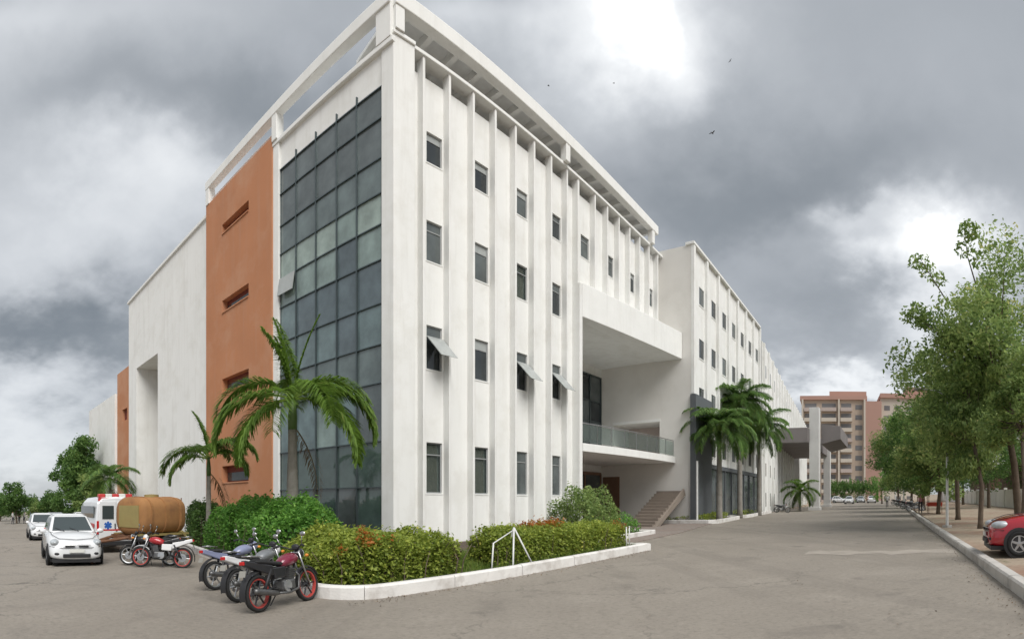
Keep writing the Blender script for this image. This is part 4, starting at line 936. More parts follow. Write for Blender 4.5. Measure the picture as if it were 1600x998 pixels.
def make_car(name, label, group=None, paint='car_white'):
    t = thing(name, label, 'car', (0,0,0), 0, group)
    ST = [(-1.86,.62,.34,.68,.58,.62,.86),(-1.76,.73,.24,.78,.56,.71,.96),(-1.4,.78,.20,.825,.60,.77,1.0),(-.6,.78,.19,.835,.58,.79,.985),(.2,.78,.19,.835,.57,.79,.975),(.6,.78,.19,.835,.57,.775,.965),(1.0,.78,.19,.83,.56,.75,.93),(1.4,.77,.20,.81,.52,.70,.86),(1.66,.72,.21,.765,.48,.62,.76),(1.80,.62,.23,.68,.44,.52,.66),(1.86,.50,.28,.56,.44,.42,.58)]
    rings = []
    for x,wb,zb,wm,zm,wt,zt in ST:
        rings.append([(x,-wb,zb),(x,-wm*.99,(zb+zm)/2),(x,-wm,zm),(x,-(wm+wt)/2-.012,(zm+zt)/2+.05),(x,-wt,zt),(x,-wt*.5,zt+.035),(x,0,zt+.045),(x,wt*.5,zt+.035),(x,wt,zt),(x,(wm+wt)/2+.012,(zm+zt)/2+.05),(x,wm,zm),(x,wm*.99,(zb+zm)/2),(x,wb,zb),(x,0,zb-.01)])
    b = MB(); b.loft(rings); body = b.build('body', paint, t, smooth=True, sub=1)
    b = MB(); lo = [(-1.70,-.745,.965),(.74,-.735,.955),(.74,.735,.955),(-1.70,.745,.965)]; hi = [(-1.36,-.575,1.44),(-.08,-.565,1.455),(-.08,.565,1.455),(-1.36,.575,1.44)]
    b.hexa(lo+hi); b.build('cabin', paint, t, bevel=.07)
    b = MB(); b.hexa([(-1.4,-.54,1.44),(-.12,-.53,1.455),(-.12,.53,1.455),(-1.4,.54,1.44),(-1.2,-.42,1.495),(-.3,-.42,1.51),(-.3,.42,1.51),(-1.2,.42,1.495)]); b.build('roof', paint, t, bevel=.05)
    def mixp(a, c, f): return tuple(a[i]+(c[i]-a[i])*f for i in range(3))
    def face(p00,p10,p11,p01,u0,u1,v0,v1):
        g_ = lambda u,v: mixp(mixp(p00,p10,u),mixp(p01,p11,u),v); return [g_(u0,v0),g_(u1,v0),g_(u1,v1),g_(u0,v1)]
    def pane_(pts, out): panel(pts, out, .012).build('window', 'car_glass', t)
    q = face(lo[1],lo[2],hi[2],hi[1],.07,.93,.10,.90); o_ = (.55,0,.8); panel(q, o_, .014).build('windscreen', 'car_glass', t)
    q = face(lo[3],lo[0],hi[0],hi[3],.10,.90,.25,.88); panel(q, (-.8,0,.5), .014).build('rear_window', 'car_glass', t)
    for (a,bq,c,d,o_) in ((lo[0],lo[1],hi[1],hi[0],(0,-1,.35)),(lo[3],lo[2],hi[2],hi[3],(0,1,.35))):
        for u0,u1 in ((.10,.34),(.37,.63),(.66,.90)): pane_(face(a,bq,c,d,u0,u1,.14,.86), o_)
    for s in (-1,1):
        b = MB(); b.ell((1.57,s*.62,.715),(.24,.14,.10),14,8); b.build('headlight', 'lamp_clear', t, smooth=True)
        b = MB(); b.ell((-1.80,s*.68,.86),(.09,.09,.13),10,6); b.build('tail_light', 'lamp_red', t, smooth=True)
        b = MB(); b.ell((.58,s*.90,1.0),(.07,.11,.075),10,8); b.box(.55,.61,min(s*.74,s*.86),max(s*.74,s*.86),.95,.985); b.build('mirror', paint, t, smooth=True)
        b = MB(); b.ell((1.79,s*.55,.40),(.06,.10,.06),10,6); b.build('fog_light', 'black_plastic', t, smooth=True)
        
        for xs in (.55,-.42): b = MB(); b.box(xs,xs+.02,min(s*.838,s*.846),max(s*.838,s*.846),.28,.90); b.build('door_seam', 'black_plastic', t)
        for xw in (1.18,-1.16):
            b = MB(); b.lathe([(.365,0),(.365,.015),(.30,.02)], (xw, s*.815, .30), 'y', 24); b.disc((xw, s*.822, .30), .365, 'y', 24, .0); b.build('wheel_arch', 'black_plastic', t)
            wheel_part(t, xw, s*.755, .295, .19, s)
        b = MB()
        for k in range(2): b.box(1.84-.0,1.885, min(s*.06,s*.34), max(s*.06,s*.34), .60+k*.0, .635)
        b.build('grille', 'black_plastic', t)
    b = MB(); b.tube([(.80,-.70,.985),(1.30,-.67,.915),(1.60,-.50,.825),(1.72,0,.80),(1.60,.50,.825),(1.30,.67,.915),(.80,.70,.985)], .009, 5); b.build('bonnet_seam', 'black_plastic', t)
    b = MB(); b.tube([(1.52,-.775,.60),(1.74,-.66,.585),(1.865,-.42,.575),(1.885,0,.575),(1.865,.42,.575),(1.74,.66,.585),(1.52,.775,.60)], .008, 5); b.build('bumper_seam', 'black_plastic', t)
    b = MB(); b.tube([(1.87,-.40,.655),(1.885,0,.66),(1.87,.40,.655)], .012, 6); b.build('grille_bar', 'chrome', t)
    b = MB(); b.box(1.80,1.895,-.40,.40,.29,.40); b.build('air_intake', 'black_plastic', t, bevel=.02)
    b = MB(); b.box(1.88,1.90,-.22,.22,.44,.54); b.build('number_plate', 'plate_white', t)
    b = MB(); b.box(-1.895,-1.86,-.22,.22,.62,.73); b.build('number_plate', 'plate_white', t)
    b = MB(); b.box(1.5,1.82,-.7,.7,.15,.24); b.box(-1.8,-1.5,-.72,.72,.17,.26); b.box(-1.5,1.5,-.74,.74,.14,.22); b.build('underbody', 'black_plastic', t)
    for y in (-.25,.2):
        b = MB(); b.tube([(.78,y,.99),(.55,y-.28,1.09)], .01, 5); b.build('wiper', 'black_plastic', t)
    return t
hp = PXD(109, 16.6); STREET = radians(180)+TL           # azimuth of a car driving up the left street towards the camera
car = make_car('hatchback', 'white hatchback driving towards the camera in front of the ambulance', 'cars on the left street')
place(car, hp[0], hp[1], STREET+radians(6))
def car_copy(x, D, heading, label, group=None, paint=None):
    c = copy_tree(car); p = PXD(x, D); place(c, p[0], p[1], heading, None, 0, label, group)
    if paint: recolor(c, {'car_white': paint})
    return c
car_copy(66, 30, STREET+radians(4), 'white car just behind the driving white hatchback', 'cars on the left street')
car_copy(88, 36, STREET+radians(4), 'silver car half hidden behind the two white cars', 'cars on the left street', 'car_silver')
car_copy(128, 44, STREET+radians(4), 'white car far back beside the ambulance, only its roof showing', 'cars on the left street')
rc = car_copy(800, 20, 0, 'red car parked nose to the kerb on the tree lined verge', None, 'car_red')
del rc['group']; q = W(12.05, 4.12); place(rc, q.x, q.y, TR-pi/2+radians(4), q.z+.12)
for x, D, hd, lab, pc in [(1327,100,TR+pi,'white car coming down the far road','car_white'),(1345,112,TR+pi,'silver car far down the road beside the dark bushes','car_silver'),(1362,106,TR,'white car parked near the far kerb bend','car_white'),(1312,116,TR+pi/2,'white car parked across the end of the road','car_white')]:
    car_copy(x, D, hd, lab, 'distant cars at the end of the road', pc)
# --- ambulance, rear towards the camera -------------------------------------------------------
def make_ambulance():
    t = thing('ambulance', 'white ambulance van with red light bar and blue star on its rear door', 'van')
    rings = []
    for x, w, zt, zb in [(-2.2,.76,2.05,.42),(-2.16,.80,2.12,.34),(-1.0,.82,2.16,.30),(.6,.82,2.14,.30),(1.1,.80,2.05,.30),(1.75,.78,1.25,.30),(2.25,.72,1.05,.32),(2.35,.62,.9,.4)]:
        rings.append([(x,-w,zb),(x,-w*1.02,(zb+zt)*.45),(x,-w*.93,zt-.18),(x,-w*.72,zt),(x,0,zt+.04),(x,w*.72,zt),(x,w*.93,zt-.18),(x,w*1.02,(zb+zt)*.45),(x,w,zb)])
    b = MB(); b.loft(rings); b.build('body', 'car_white', t, bevel=.03)
    for s in (-1,1):
        y0, y1 = sorted((s*.03, s*.66))
        d = MB(); d.box(-2.235,-2.20,y0,y1,.55,1.98); do_ = d.build('rear_door', 'car_white', t, bevel=.012)
        a, c = sorted((s*.12, s*.56)); d = MB(); d.box(-2.25,-2.236,a,c,1.32,1.82); d.build('window', 'car_glass', do_)
        d = MB(); d.box(-2.255,-2.236,*sorted((s*.05,s*.09)),.95,1.15); d.build('handle', 'black_plastic', do_)
        cy_ = s*.34
        st_ = MB()
        for k in range(3):
            a = pi*k/3+pi/2; c_, q_ = cos(a), sin(a); w_, l_ = .045, .15
            P = [(l_*c_-w_*q_, l_*q_+w_*c_),(l_*c_+w_*q_, l_*q_-w_*c_),(-l_*c_+w_*q_, -l_*q_-w_*c_),(-l_*c_-w_*q_, -l_*q_+w_*c_)]
            st_.hexa([(-2.239-.001*k,cy_+py,1.08+pz) for py,pz in P]+[(-2.236,cy_+py,1.08+pz) for py,pz in P])
        st_.build('blue_star', 'star_blue', do_)
        d = MB(); d.box(-2.22,-2.13,*sorted((s*.68,s*.77)),.75,1.25); d.build('tail_light', 'lamp_red', t, bevel=.01)
        d = MB(); d.box(-2.0,1.2,*sorted((s*.835,s*.85)),.98,1.14); d.build('red_stripe', 'van_red', t)
        d = MB(); d.box(-1.9,.9,*sorted((s*.80,s*.83)),1.35,1.8); d.build('window', 'car_glass', t)
        for xw in (1.55,-1.35):
            d = MB(); d.disc((xw, s*.838, .33), .40, 'y', 22); d.build('wheel_arch', 'black_plastic', t)
            wheel_part(t, xw, s*.76, .33, .2, s)
    d = MB(); d.box(-2.238,-2.2,-.74,.74,.88,.94); d.build('red_stripe', 'van_red', t)
    d = MB(); d.box(-2.3,-2.12,-.78,.78,.32,.5); d.build('bumper', 'black_plastic', t, bevel=.03)
    d = MB(); d.box(-2.245,-2.236,-.22,.22,.6,.72); d.build('number_plate', 'plate_white', t)
    for k, m in enumerate(['van_red','plate_white','van_red','plate_white','van_red']):
        d = MB(); d.box(-2.05,-1.75,-.66+k*.265,-.66+k*.265+.255,2.12,2.27); d.build('light_bar', m, t, bevel=.03)
    d = MB(); d.box(-2.18,-2.1,-.7,.7,2.0,2.11); d.build('red_band', 'van_red', t)
    return t
am = make_ambulance(); p = PXD(163, 21.5); place(am, p[0], p[1], TL+radians(4))
# --- orange water tanker trailer --------------------------------------------------------------
def se(c): return math.copysign(abs(c)**.62, c)
def make_tanker():
    t = thing('tanker_trailer', 'orange water tanker trailer parked beside the ambulance', 'trailer')
    b = MB(); rings = []
    for x, k in [(-1.0,.72),(-.96,.93),(-.88,1.),(.72,1.),(.80,.93),(.84,.72)]:
        rings.append([(x, .78*k*se(cos(2*pi*i/36)), 1.42+.60*k*se(sin(2*pi*i/36))) for i in range(36)])
    b.loft(rings); b.build('tank', 'tank_orange', t, smooth=True)
    for x in (-.72,-.1,.5):
        b = MB(); b.loft([[(x+dx_, .80*se(cos(2*pi*i/36)), 1.42+.62*se(sin(2*pi*i/36))) for i in range(36)] for dx_ in (0,.07)]); b.build('strap', 'tank_orange', t)
    b = MB(); b.box(.835,.86,-.5,.5,1.05,1.75); b.build('end_plate', 'tank_olive', t)
    b = MB(); b.lathe([(.24,1.98),(.24,2.10),(.001,2.12)], (-.1,0,0), 'z', 16); b.build('hatch', 'tank_olive', t)
    b = MB()
    for y in (-.42,.42): b.box(-1.1,1.2,y-.05,y+.05,.70,.84)
    for x in (-1.05,-.5,.3,.95): b.box(x,x+.1,-.42,.42,.705,.80)
    b.tube([(1.2,-.42,.76),(2.3,0,.62)], .05, 6); b.tube([(1.2,.42,.76),(2.3,0,.62)], .05, 6); b.tube([(2.25,0,.62),(2.25,0,.0)], .04, 6)
    b.build('chassis', 'rust', t)
    for y in (-.62,.62): b = MB(); b.box(-1.1,.9,y-.12,y+.12,.80,.86); b.hexa([(-1.2,y-.14,.55),(-1.15,y-.14,.5),(-1.15,y+.14,.5),(-1.2,y+.14,.55),(-.8,y-.14,.93),(-.75,y-.14,.88),(-.75,y+.14,.88),(-.8,y+.14,.93)]); b.build('mudguard', 'tank_olive', t)
    for y, s in ((-.66,-1),(.66,1)): wheel_part(t, -.25, y, .42, .24, s, 5, 'rust', .55)
    b = MB()
    for y in (.12,.42): b.tube([(-1.06,y,.75),(-1.06,y,2.0)], .018, 6)
    for k in range(5): b.tube([(-1.06,.12,.95+k*.22),(-1.06,.42,.95+k*.22)], .014, 5)
    b.build('ladder', 'rust', t)
    b = MB(); b.tube([(-.98,-.2,1.0),(-1.2,-.2,.95),(-1.25,-.2,.75)], .05, 8); b.build('outlet_pipe', 'rust', t)
    return t
tk = make_tanker(); p = PXD(233, 16.8); place(tk, p[0], p[1], radians(49-40+180))
# --- motorcycles -------------------------------------------------------------------------------
def arc_pts(cx, cz, r, a0, a1, n=9): return [(cx+r*cos(a0+(a1-a0)*k/(n-1)), 0, cz+r*sin(a0+(a1-a0)*k/(n-1))) for k in range(n)]
def make_moto(name, label, group):
    t = thing(name, label, 'motorcycle', (0,0,0), 0, group)
    for x in (-.65,.65):
        w = MB(); r = .305; prof = [(r*.80,-.035),(r*.90,-.055),(r*.98,-.04),(r,0),(r*.98,.04),(r*.90,.055),(r*.80,.035)]
        w.lathe(prof, (x,0,r), 'y', 30, closed=True); wt = w.build('wheel', 'rubber', t, smooth=True)
        w = MB(); w.lathe([(r*.82,-.035),(r*.82,.035),(r*.72,.028),(r*.72,-.028)], (x,0,r), 'y', 30, closed=True); w.build('rim', 'moto_rim', wt)
        w = MB(); w.lathe([(.05,-.06),(.05,.06)], (x,0,r), 'y', 12); w.disc((x,.06,r),.05,'y',12); w.disc((x,-.06,r),.05,'y',12)
        for k in range(6):
            a = pi*k/3; w.tube([(x+.04*cos(a),0,r+.04*sin(a)),(x+r*.74*cos(a+.1),0,r+r*.74*sin(a+.1))], .016, 6)
        w.build('spokes', 'moto_hub', wt)
        w = MB(); w.lathe([(.06,.045),(.12,.047),(.12,.053),(.06,.055)], (x,0,r), 'y', 20, closed=True); w.build('brake_disc', 'chrome', wt)
    f = MB()
    for s in (-1,1): f.tube([(.65,s*.085,.30),(.52,s*.085,.60),(.40,s*.085,.92)], [.019,.023,.018], 8)
    f.tube([(.42,-.1,.90),(.42,.1,.90)], .025, 6); f.build('fork', 'chrome', t, smooth=True)
    f = MB(); f.tube([(.22,-.36,1.02),(.30,-.25,1.04),(.38,-.08,.97),(.38,.08,.97),(.30,.25,1.04),(.22,.36,1.02)], .014, 7); hb = f.build('handlebar', 'black_plastic', t, smooth=True)
    for s in (-1,1):
        f = MB(); f.tube([(.29,s*.27,1.04),(.22,s*.36,1.02)], .022, 8); f.build('grip', 'rubber', hb)
        f = MB(); f.tube([(.31,s*.24,1.04),(.27,s*.30,1.20)], .008, 5); f.ell((.27,s*.32,1.23),(.02,.065,.042),10,6); f.build('mirror', 'chrome', hb, smooth=True)
        f = MB(); f.ell((.50,s*.19,.84),(.05,.03,.03),8,6); f.build('indicator', 'lamp_orange', t, smooth=True)
    f = MB(); f.ell((.50,0,.88),(.09,.10,.105),14,10); f.build('headlamp', 'moto_panel', t, smooth=True)
    f = MB(); f.ell((.555,0,.88),(.05,.082,.088),14,8); f.build('headlamp_lens', 'lamp_clear', t, smooth=True)
    f = MB(); f.ell((.43,0,1.0),(.05,.09,.06),10,8); f.build('instruments', 'black_plastic', t, smooth=True)
    f = MB(); rg = []
    for x, w, z0, z1 in [(-.10,.06,.68,.78),(-.04,.12,.66,.84),(.10,.155,.66,.91),(.25,.16,.68,.93),(.36,.12,.72,.90),(.41,.06,.76,.85)]:
        rg.append([(x, w*cos(2*pi*i/12), (z0+z1)/2+(z1-z0)/2*sin(2*pi*i/12)) for i in range(12)])
    f.loft(rg); f.build('fuel_tank', 'moto_tank', t, smooth=True, sub=1)
    f = MB(); rg = []
    for x, w, z0, z1 in [(-.74,.07,.80,.86),(-.70,.12,.78,.88),(-.45,.14,.74,.855),(-.25,.13,.71,.80),(-.05,.10,.70,.79),(.0,.06,.72,.77)]:
        rg.append([(x, w*cos(2*pi*i/12), (z0+z1)/2+(z1-z0)/2*sin(2*pi*i/12)) for i in range(12)])
    f.loft(rg); f.build('seat', 'seat_black', t, smooth=True, sub=1)
    f = MB(); f.hexa([(-.95,-.05,.78),(-.35,-.13,.56),(-.35,.13,.56),(-.95,.05,.78),(-.93,-.06,.87),(-.35,-.125,.74),(-.35,.125,.74),(-.93,.06,.87)]); f.build('tail_panel', 'moto_panel', t, bevel=.02)
    f = MB(); f.hexa([(-.32,-.125,.50),(-.02,-.12,.52),(-.02,.12,.52),(-.32,.125,.50),(-.36,-.12,.70),(-.02,-.11,.70),(-.02,.11,.70),(-.36,.12,.70)]); f.build('side_panel', 'moto_panel', t, bevel=.02)
    f = MB(); f.box(-.985,-.945,-.05,.05,.79,.85); f.build('tail_light', 'lamp_red', t, bevel=.01)
    f = MB(); f.hexa([(-1.0,-.07,.60),(-.985,-.07,.60),(-.985,.07,.60),(-1.0,.07,.60),(-.965,-.07,.70),(-.95,-.07,.70),(-.95,.07,.70),(-.965,.07,.70)]); f.build('number_plate', 'plate_grey', t)
    f = MB(); f.tube([(-.62,-.12,.90),(-.85,-.10,.93),(-.92,0,.93),(-.85,.10,.93),(-.62,.12,.90)], .013, 6); f.build('grab_rail', 'chrome', t, smooth=True)
    def guard(cx, r, a0, a1, w, m):
        P = arc_pts(cx,.305,r,a0,a1,10); g_ = MB(); n = len(P)
        V = [(p[0],s*w,p[2]-(.02 if abs(s)==1 else 0)) for p in P for s in (-1,-.5,.5,1)]
        g_.add(V, [(i*4+k,i*4+k+1,i*4+k+5,i*4+k+4) for i in range(n-1) for k in range(3)]); g_.build('mudguard', m, t, smooth=True)
    guard(.65,.35,radians(25),radians(140),.06,'moto_panel'); guard(-.65,.37,radians(60),radians(195),.07,'black_plastic')
    f = MB(); f.box(-.12,.22,-.12,.12,.27,.47); e = f.build('engine', 'engine', t, bevel=.04)
    f = MB(); f.hexa([(.06,-.075,.45),(.22,-.075,.43),(.22,.075,.43),(.06,.075,.45),(.12,-.07,.66),(.27,-.07,.64),(.27,.07,.64),(.12,.07,.66)])
    for k in range(5): z = .48+k*.035; x = .055+k*.012; f.box(x,x+.20,-.095,.095,z,z+.012)
    f.build('cylinder', 'engine', e)
    
    for s in (-1,1): f = MB(); f.lathe([(.10,s*.118),(.10,s*.14),(.001,s*.145)], (-.02,0,.36), 'y', 18); f.build('engine_cover', 'rim_silver', e)
    f = MB(); f.tube([(.26,-.05,.60),(.36,-.08,.50),(.30,-.10,.28),(.0,-.13,.24),(-.35,-.15,.27)], .022, 8); f.tube([(-.30,-.15,.265),(-.40,-.155,.28),(-.85,-.17,.36),(-.90,-.17,.37)], [.03,.05,.052,.035], 10); f.build('exhaust', 'engine', t, smooth=True)
    f = MB()
    f.tube([(.40,0,.88),(.30,0,.55),(.24,0,.26),(-.15,0,.24),(-.28,0,.40)], .022, 7); f.tube([(.38,0,.84),(.0,0,.70),(-.28,0,.62),(-.28,0,.38)], .02, 7)
    for s in (-1,1): f.tube([(-.28,s*.08,.38),(-.65,s*.085,.305)], .02, 6); f.tube([(-.60,s*.105,.33),(-.40,s*.11,.68)], .028, 8)
    f.build('frame', 'black_plastic', t, smooth=True)
    f = MB(); f.tube([(-.05,.10,.26),(-.12,.24,.02)], .012, 6); f.build('side_stand', 'black_plastic', t)
    
    for x, z in ((.02,.30),(-.35,.34)): f = MB(); f.tube([(x,-.22,z),(x,.22,z)], .016, 6); f.build('footrest', 'rubber', t)
    return t
for nm, src in (('moto_rim','rim_silver'),('moto_hub','rim_silver'),('moto_panel','moto_black'),('moto_tank','moto_black')):
    m_ = M(src).copy(); m_.name = nm; MATS[nm] = m_
G = 'motorcycles parked nose to the hedge'
mo = make_moto('motorcycle', '', G)
def moto(src, x, y, heading, label, group, table=None, lean=-.12):
    c = src; place(c, x, y, heading, None, lean, label, group); c.scale = (.93,.93,.93)
    if table: recolor(c, table)
    return c
bk = copy_tree(mo); moto(bk, -3.56, 7.50, radians(15), 'black motorcycle with red wheel rims and maroon tank, nearest the camera', G, {'moto_rim':'rim_red','moto_panel':'moto_black','moto_tank':'moto_maroon','moto_hub':'moto_black'})
bk = copy_tree(mo); moto(bk, -4.28, 8.08, radians(14), 'black and silver motorcycle in the middle of the three by the hedge', G, {'moto_panel':'moto_white','moto_tank':'moto_grey'})
bk = copy_tree(mo); moto(bk, -5.30, 9.0, radians(20), 'pale blue motorcycle, third of those by the hedge and farthest from the camera', G, {'moto_panel':'moto_blue','moto_tank':'moto_blue'})
G2 = 'motorcycles beside the tanker'
bk = copy_tree(mo); moto(bk, -8.95, 10.95, radians(-112), 'red and white motorcycle in front of the orange tanker', G2, {'moto_panel':'moto_white','moto_tank':'moto_red','moto_rim':'rim_red'}, .12)
bk = copy_tree(mo); moto(bk, -9.6, 11.2, radians(-120), 'dark motorcycle between the tanker wheel and the red and white one', G2, None, .12)
q = PXD(1222, 52); moto(mo, q[0], q[1], TR+radians(100), 'dark motorcycle parked by the gateway near the palms', None, {'moto_tank':'moto_grey'}); del mo['group']
G3 = 'motorcycles parked on the verge'
for x, D, lab in [(1420,52,'dark motorcycle on the verge beyond the red cart'),(1431,46,'motorcycle on the verge just before the fourth tree'),(1410,64,'motorcycle on the verge near the second lamp pole'),(1402,74,'farthest motorcycle on the verge by the kerb bend')]:
    q = PXD(x, D, .12); c = copy_tree(mo); place(c, q[0], q[1]-.0, TR+radians(80), q[2], -.1, lab, G3); recolor(c, {'moto_tank':'moto_red' if D in (46,74) else 'moto_blue'})
# ================================================================== POLES, PIPE FRAME, CART
def pole(x, D, h, r, label):
    p = Vector(PXD(x, D, .1)); t = thing('lamp_pole', label, 'pole', p, 0, 'lamp poles along the verge')
    b = MB(); b.tube([p-Vector((0,0,.2)), p+Vector((0,0,.3)), p+Vector((0,0,h))], [r*1.15,r,r*.7], 10); b.build('post', 'pole_white', t, smooth=True)
    b = MB(); a = p+Vector((0,0,h-.05)); o = -prv; b.tube([a, a+o*.5+Vector((0,0,.25)), a+o*1.1+Vector((0,0,.3))], [.035,.03,.03], 7); b.build('arm', 'pole_white', t, smooth=True)
    b = MB(); c = a+o*1.3+Vector((0,0,.28)); b.ell(c, (.22,.22,.06), 10, 6); b.build('lamp_head', 'concrete', t, smooth=True)
    b = MB(); b.box(p.x-.16,p.x+.16,p.y-.16,p.y+.16,p.z-.1,p.z+.12); b.build('footing', 'concrete', t, bevel=.02)
pole(1480, 22.8, 5.9, .065, 'nearest white lamp pole on the verge beside the kerb')
pole(1412, 60, 8.6, .10, 'second white lamp pole on the verge, far along the kerb'); pole(1399, 82, 6.8, .10, 'farthest white lamp pole at the kerb bend')
pf = thing('pipe_frame', 'white A shaped pipe frame standing between the hedges at the kerb', 'frame', W(8.5,-7.7))
ap_ = W(8.75,-7.95); ap_.z += 1.02
for t_, p_ in ((8.35,-7.62),(9.15,-7.66),(8.8,-8.35)):
    f0 = W(t_,p_); b = MB(); b.tube([f0+Vector((0,0,.05)), ap_], .022, 8); b.build('leg', 'pole_white', pf, smooth=True)
f0 = W(7.75,-7.7); b = MB(); b.tube([f0, f0+Vector((.05,.03,.75))], .018, 7); b.build('upright', 'pole_white', pf, smooth=True)
b = MB(); b.tube([f0+Vector((.05,.03,.74)), ap_-Vector((0,0,.05))], .014, 7); b.build('rail', 'pole_white', pf, smooth=True)
for k,(t_,p_) in enumerate(((13.6,-7.75),(14.05,-7.9),(14.1,-8.7))):
    f0 = W(t_,p_); b = MB(); b.tube([f0+Vector((0,0,.05)), f0+Vector((0,0,.75))], .02, 7); b.ell(f0+Vector((0,0,.76)), (.03,.03,.02), 8, 4)
    tag(b.build('bed_stake', 'pole_white', smooth=True), ['first short white stake at the porch end of the hedge','short white stake at the corner of the kerb by the porch','short white stake set back from the kerb corner'][k], 'stake', 'stakes at the hedge end')
def cart(x, D):
    p = PXD(x, D, .12); t = thing('vendor_cart', 'red topped vendor cart standing on the verge under the trees', 'cart', p, 0)
    f = Fr(p, drv, prv)
    b = MB(); b.fbox(f,-.9,.9,-.55,.55,p[2]+.75,p[2]+.86); b.build('table_top', 'cart_red', t, bevel=.02)
    b = MB(); b.fbox(f,-.92,.92,-.57,-.53,p[2]+.55,p[2]+.84); b.fbox(f,-.93,-.89,-.53,.53,p[2]+.55,p[2]+.84); b.build('skirt', 'cart_red', t)
    for u in (-.85,.85):
        for v in (-.5,.5): b = MB(); b.tube([f(u,v,p[2]),f(u,v,p[2]+2.0)], .025, 6); b.build('leg', 'rust', t)
    b = MB(); b.hexa([f(-1.1,-.8,p[2]+1.95),f(1.1,-.8,p[2]+1.95),f(1.1,.8,p[2]+2.15),f(-1.1,.8,p[2]+2.15),f(-1.1,-.8,p[2]+2.0),f(1.1,-.8,p[2]+2.0),f(1.1,.8,p[2]+2.2),f(-1.1,.8,p[2]+2.2)]); b.build('awning', 'shed_brown', t)
cart(1460, 40)
# ================================================================== PEOPLE (far away, standing or walking)
def make_person(seed):
    J = [(0,0,.95),(0,0,1.12),(0,0,1.36),(0,0,1.47),(.01,0,1.60),(0,.17,1.40),(.02,.23,1.13),(.09,.22,.90),(0,-.17,1.40),(-.03,-.23,1.13),(.04,-.23,.90),(.02,.09,.90),(.10,.10,.50),(.02,.10,.08),(.15,.11,.03),(-.02,-.09,.90),(-.02,-.10,.50),(-.14,-.10,.10),(-.02,-.11,.04)]
    E_ = [(0,1),(1,2),(2,3),(3,4),(2,5),(5,6),(6,7),(2,8),(8,9),(9,10),(0,11),(11,12),(12,13),(13,14),(0,15),(15,16),(16,17),(17,18)]
    Rr = [.13,.125,.13,.05,.095,.06,.043,.03,.06,.043,.03,.085,.06,.042,.038,.085,.06,.042,.038]
    me = bpy.data.meshes.new('skeleton'); me.from_pydata(J, E_, []); o = bpy.data.objects.new('person', me); col.objects.link(o)
    o.modifiers.new('skin','SKIN'); sv = me.skin_vertices[0].data
    for i, r in enumerate(Rr): sv[i].radius = (r, r*(1.15 if i in (0,1,2) else 1)); 
    sv[0].use_root = True
    sb = o.modifiers.new('sub','SUBSURF'); sb.levels = 1; sb.render_levels = 1
    dg = bpy.context.evaluated_depsgraph_get(); dg.update(); m2 = bpy.data.meshes.new_from_object(o.evaluated_get(dg)); bpy.data.objects.remove(o)
    m2.materials.clear()
    for m in ('shirt_white','trousers','skin','hair'): m2.materials.append(M(m))
    for p in m2.polygons:
        z = p.center.z; y = abs(p.center.y); x = p.center.x
        p.material_index = 3 if z > 1.66 or (z > 1.57 and x < -.03) else 2 if z > 1.43 or (y > .19 and z < 1.15) else 0 if z > .93 else 1
        p.use_smooth = True
    return m2
pme = make_person(1)
for i,(x,D,hd,sh,lab) in enumerate([(20,66,1.0,'shirt_white','person in white farthest from the parked white car'),(30,72,2.6,'shirt_pink','person in a pink shirt far down the left street'),(38,70,4.0,'shirt_white','person in white standing nearest the parked white car'),(48,80,2.2,'shirt_blue','person in a blue shirt far down the left street'),
                                   (1386,66,TR,'shirt_white','person in white walking beside the far kerb'),(1297,84,TR+pi,'shirt_blue','person in a blue shirt by the far gateway pillar'),(1438,40,TR,'shirt_pink','person in a pink shirt standing on the verge by the cart')]):
    p = PXD(x, D, .12 if x > 1400 else 0); o = link('person', pme); place(o, p[0], p[1], hd, p[2]); tag(o, lab, 'person', 'people in the distance')
    o.material_slots[0].link = 'OBJECT'; o.material_slots[0].material = M(sh)
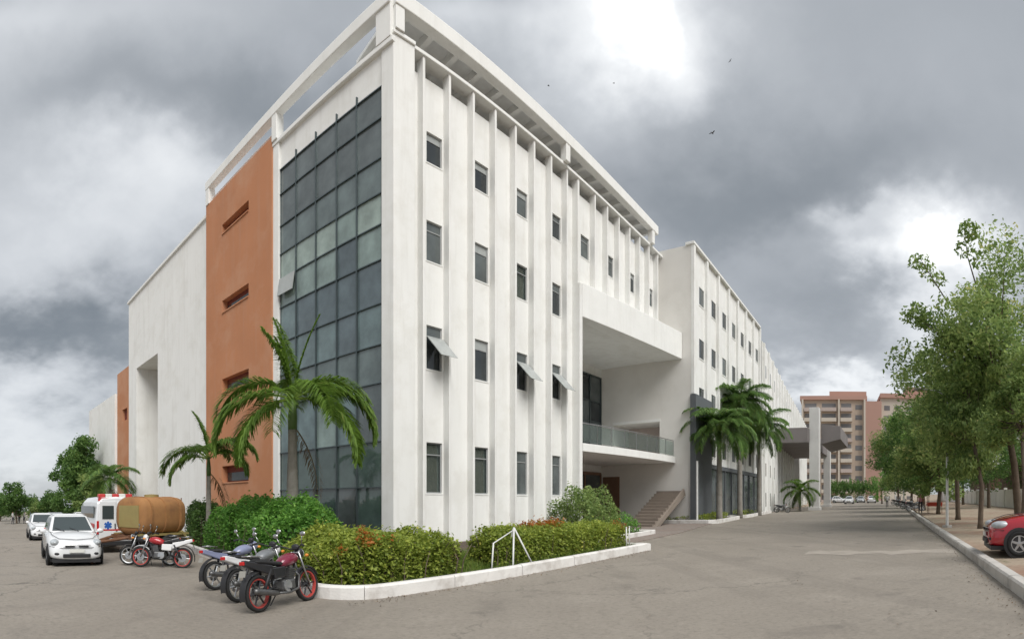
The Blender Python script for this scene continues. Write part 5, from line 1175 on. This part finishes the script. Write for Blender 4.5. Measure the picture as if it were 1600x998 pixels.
# ================================================================== BIRDS
def bird(x, y, D, span, bank, label):
    a = (x-800)/800; c = Vector((D*sin(a), D*cos(a), EYE+(785-y)/800*D)); b = MB(); s = span/2
    b.loft([[(xx, r*cos(k*pi/3), r*sin(k*pi/3)) for k in range(6)] for xx, r in ((-.32*s,.02*s),(-.15*s,.09*s),(.1*s,.11*s),(.3*s,.07*s),(.38*s,.01*s))])
    for g_ in (-1,1):
        b.add([(.15*s,g_*.05*s,.04*s),(-.12*s,g_*.05*s,.03*s),(-.16*s,g_*.55*s,.22*s),(.14*s,g_*.5*s,.24*s),(-.22*s,g_*1.0*s,.1*s),(-.08*s,g_*.95*s,.12*s)], [(0,1,2,3),(3,2,4,5)])
    b.add([(-.3*s,-.03*s,0),(-.3*s,.03*s,0),(-.5*s,.12*s,.0),(-.5*s,-.12*s,.0)], [(0,1,2,3)])
    o = b.build('bird', 'bird_dark'); o.location = c; o.rotation_euler = (bank, .1, a); tag(o, label, 'bird', 'birds circling in the sky')
bird(857,134,70,.95,.7,'dark bird nearest the roof beam of the white building'); bird(959,130,80,.75,.5,'small dark bird below the bright gap in the clouds')
bird(1141,95,85,.7,-.5,'dark bird under the upper edge of the grey cloud bank, alone'); bird(1113,208,70,1.15,.1,'dark bird gliding level, lowest of the birds')

# ================================================================== GRIT AND FALLEN LEAVES along the kerbs
rngg = np.random.default_rng(77)
tt = np.concatenate([rngg.uniform(4,14.2,500), rngg.uniform(2,40,900), rngg.uniform(2,30,120)]); pp = np.concatenate([-7.38+np.abs(rngg.normal(0,.22,500)), 1.9-np.abs(rngg.normal(0,.3,900)), rngg.uniform(-7,1.8,120)])
Pg = np.array([tuple(W(a,b)) for a,b in zip(tt,pp)]); Pg[:,2] += .012
V, Fq = leaf_quads(Pg, .034, .6, 1.2, rngg)
lit = link('litter', fastmesh('litter', V, Fq, 'leaf_litter', rngg.random(len(Pg)))); lit['label'] = 'dry leaves and grit scattered on the road by the kerbs'; lit['category'] = 'litter'; lit['kind'] = 'stuff'
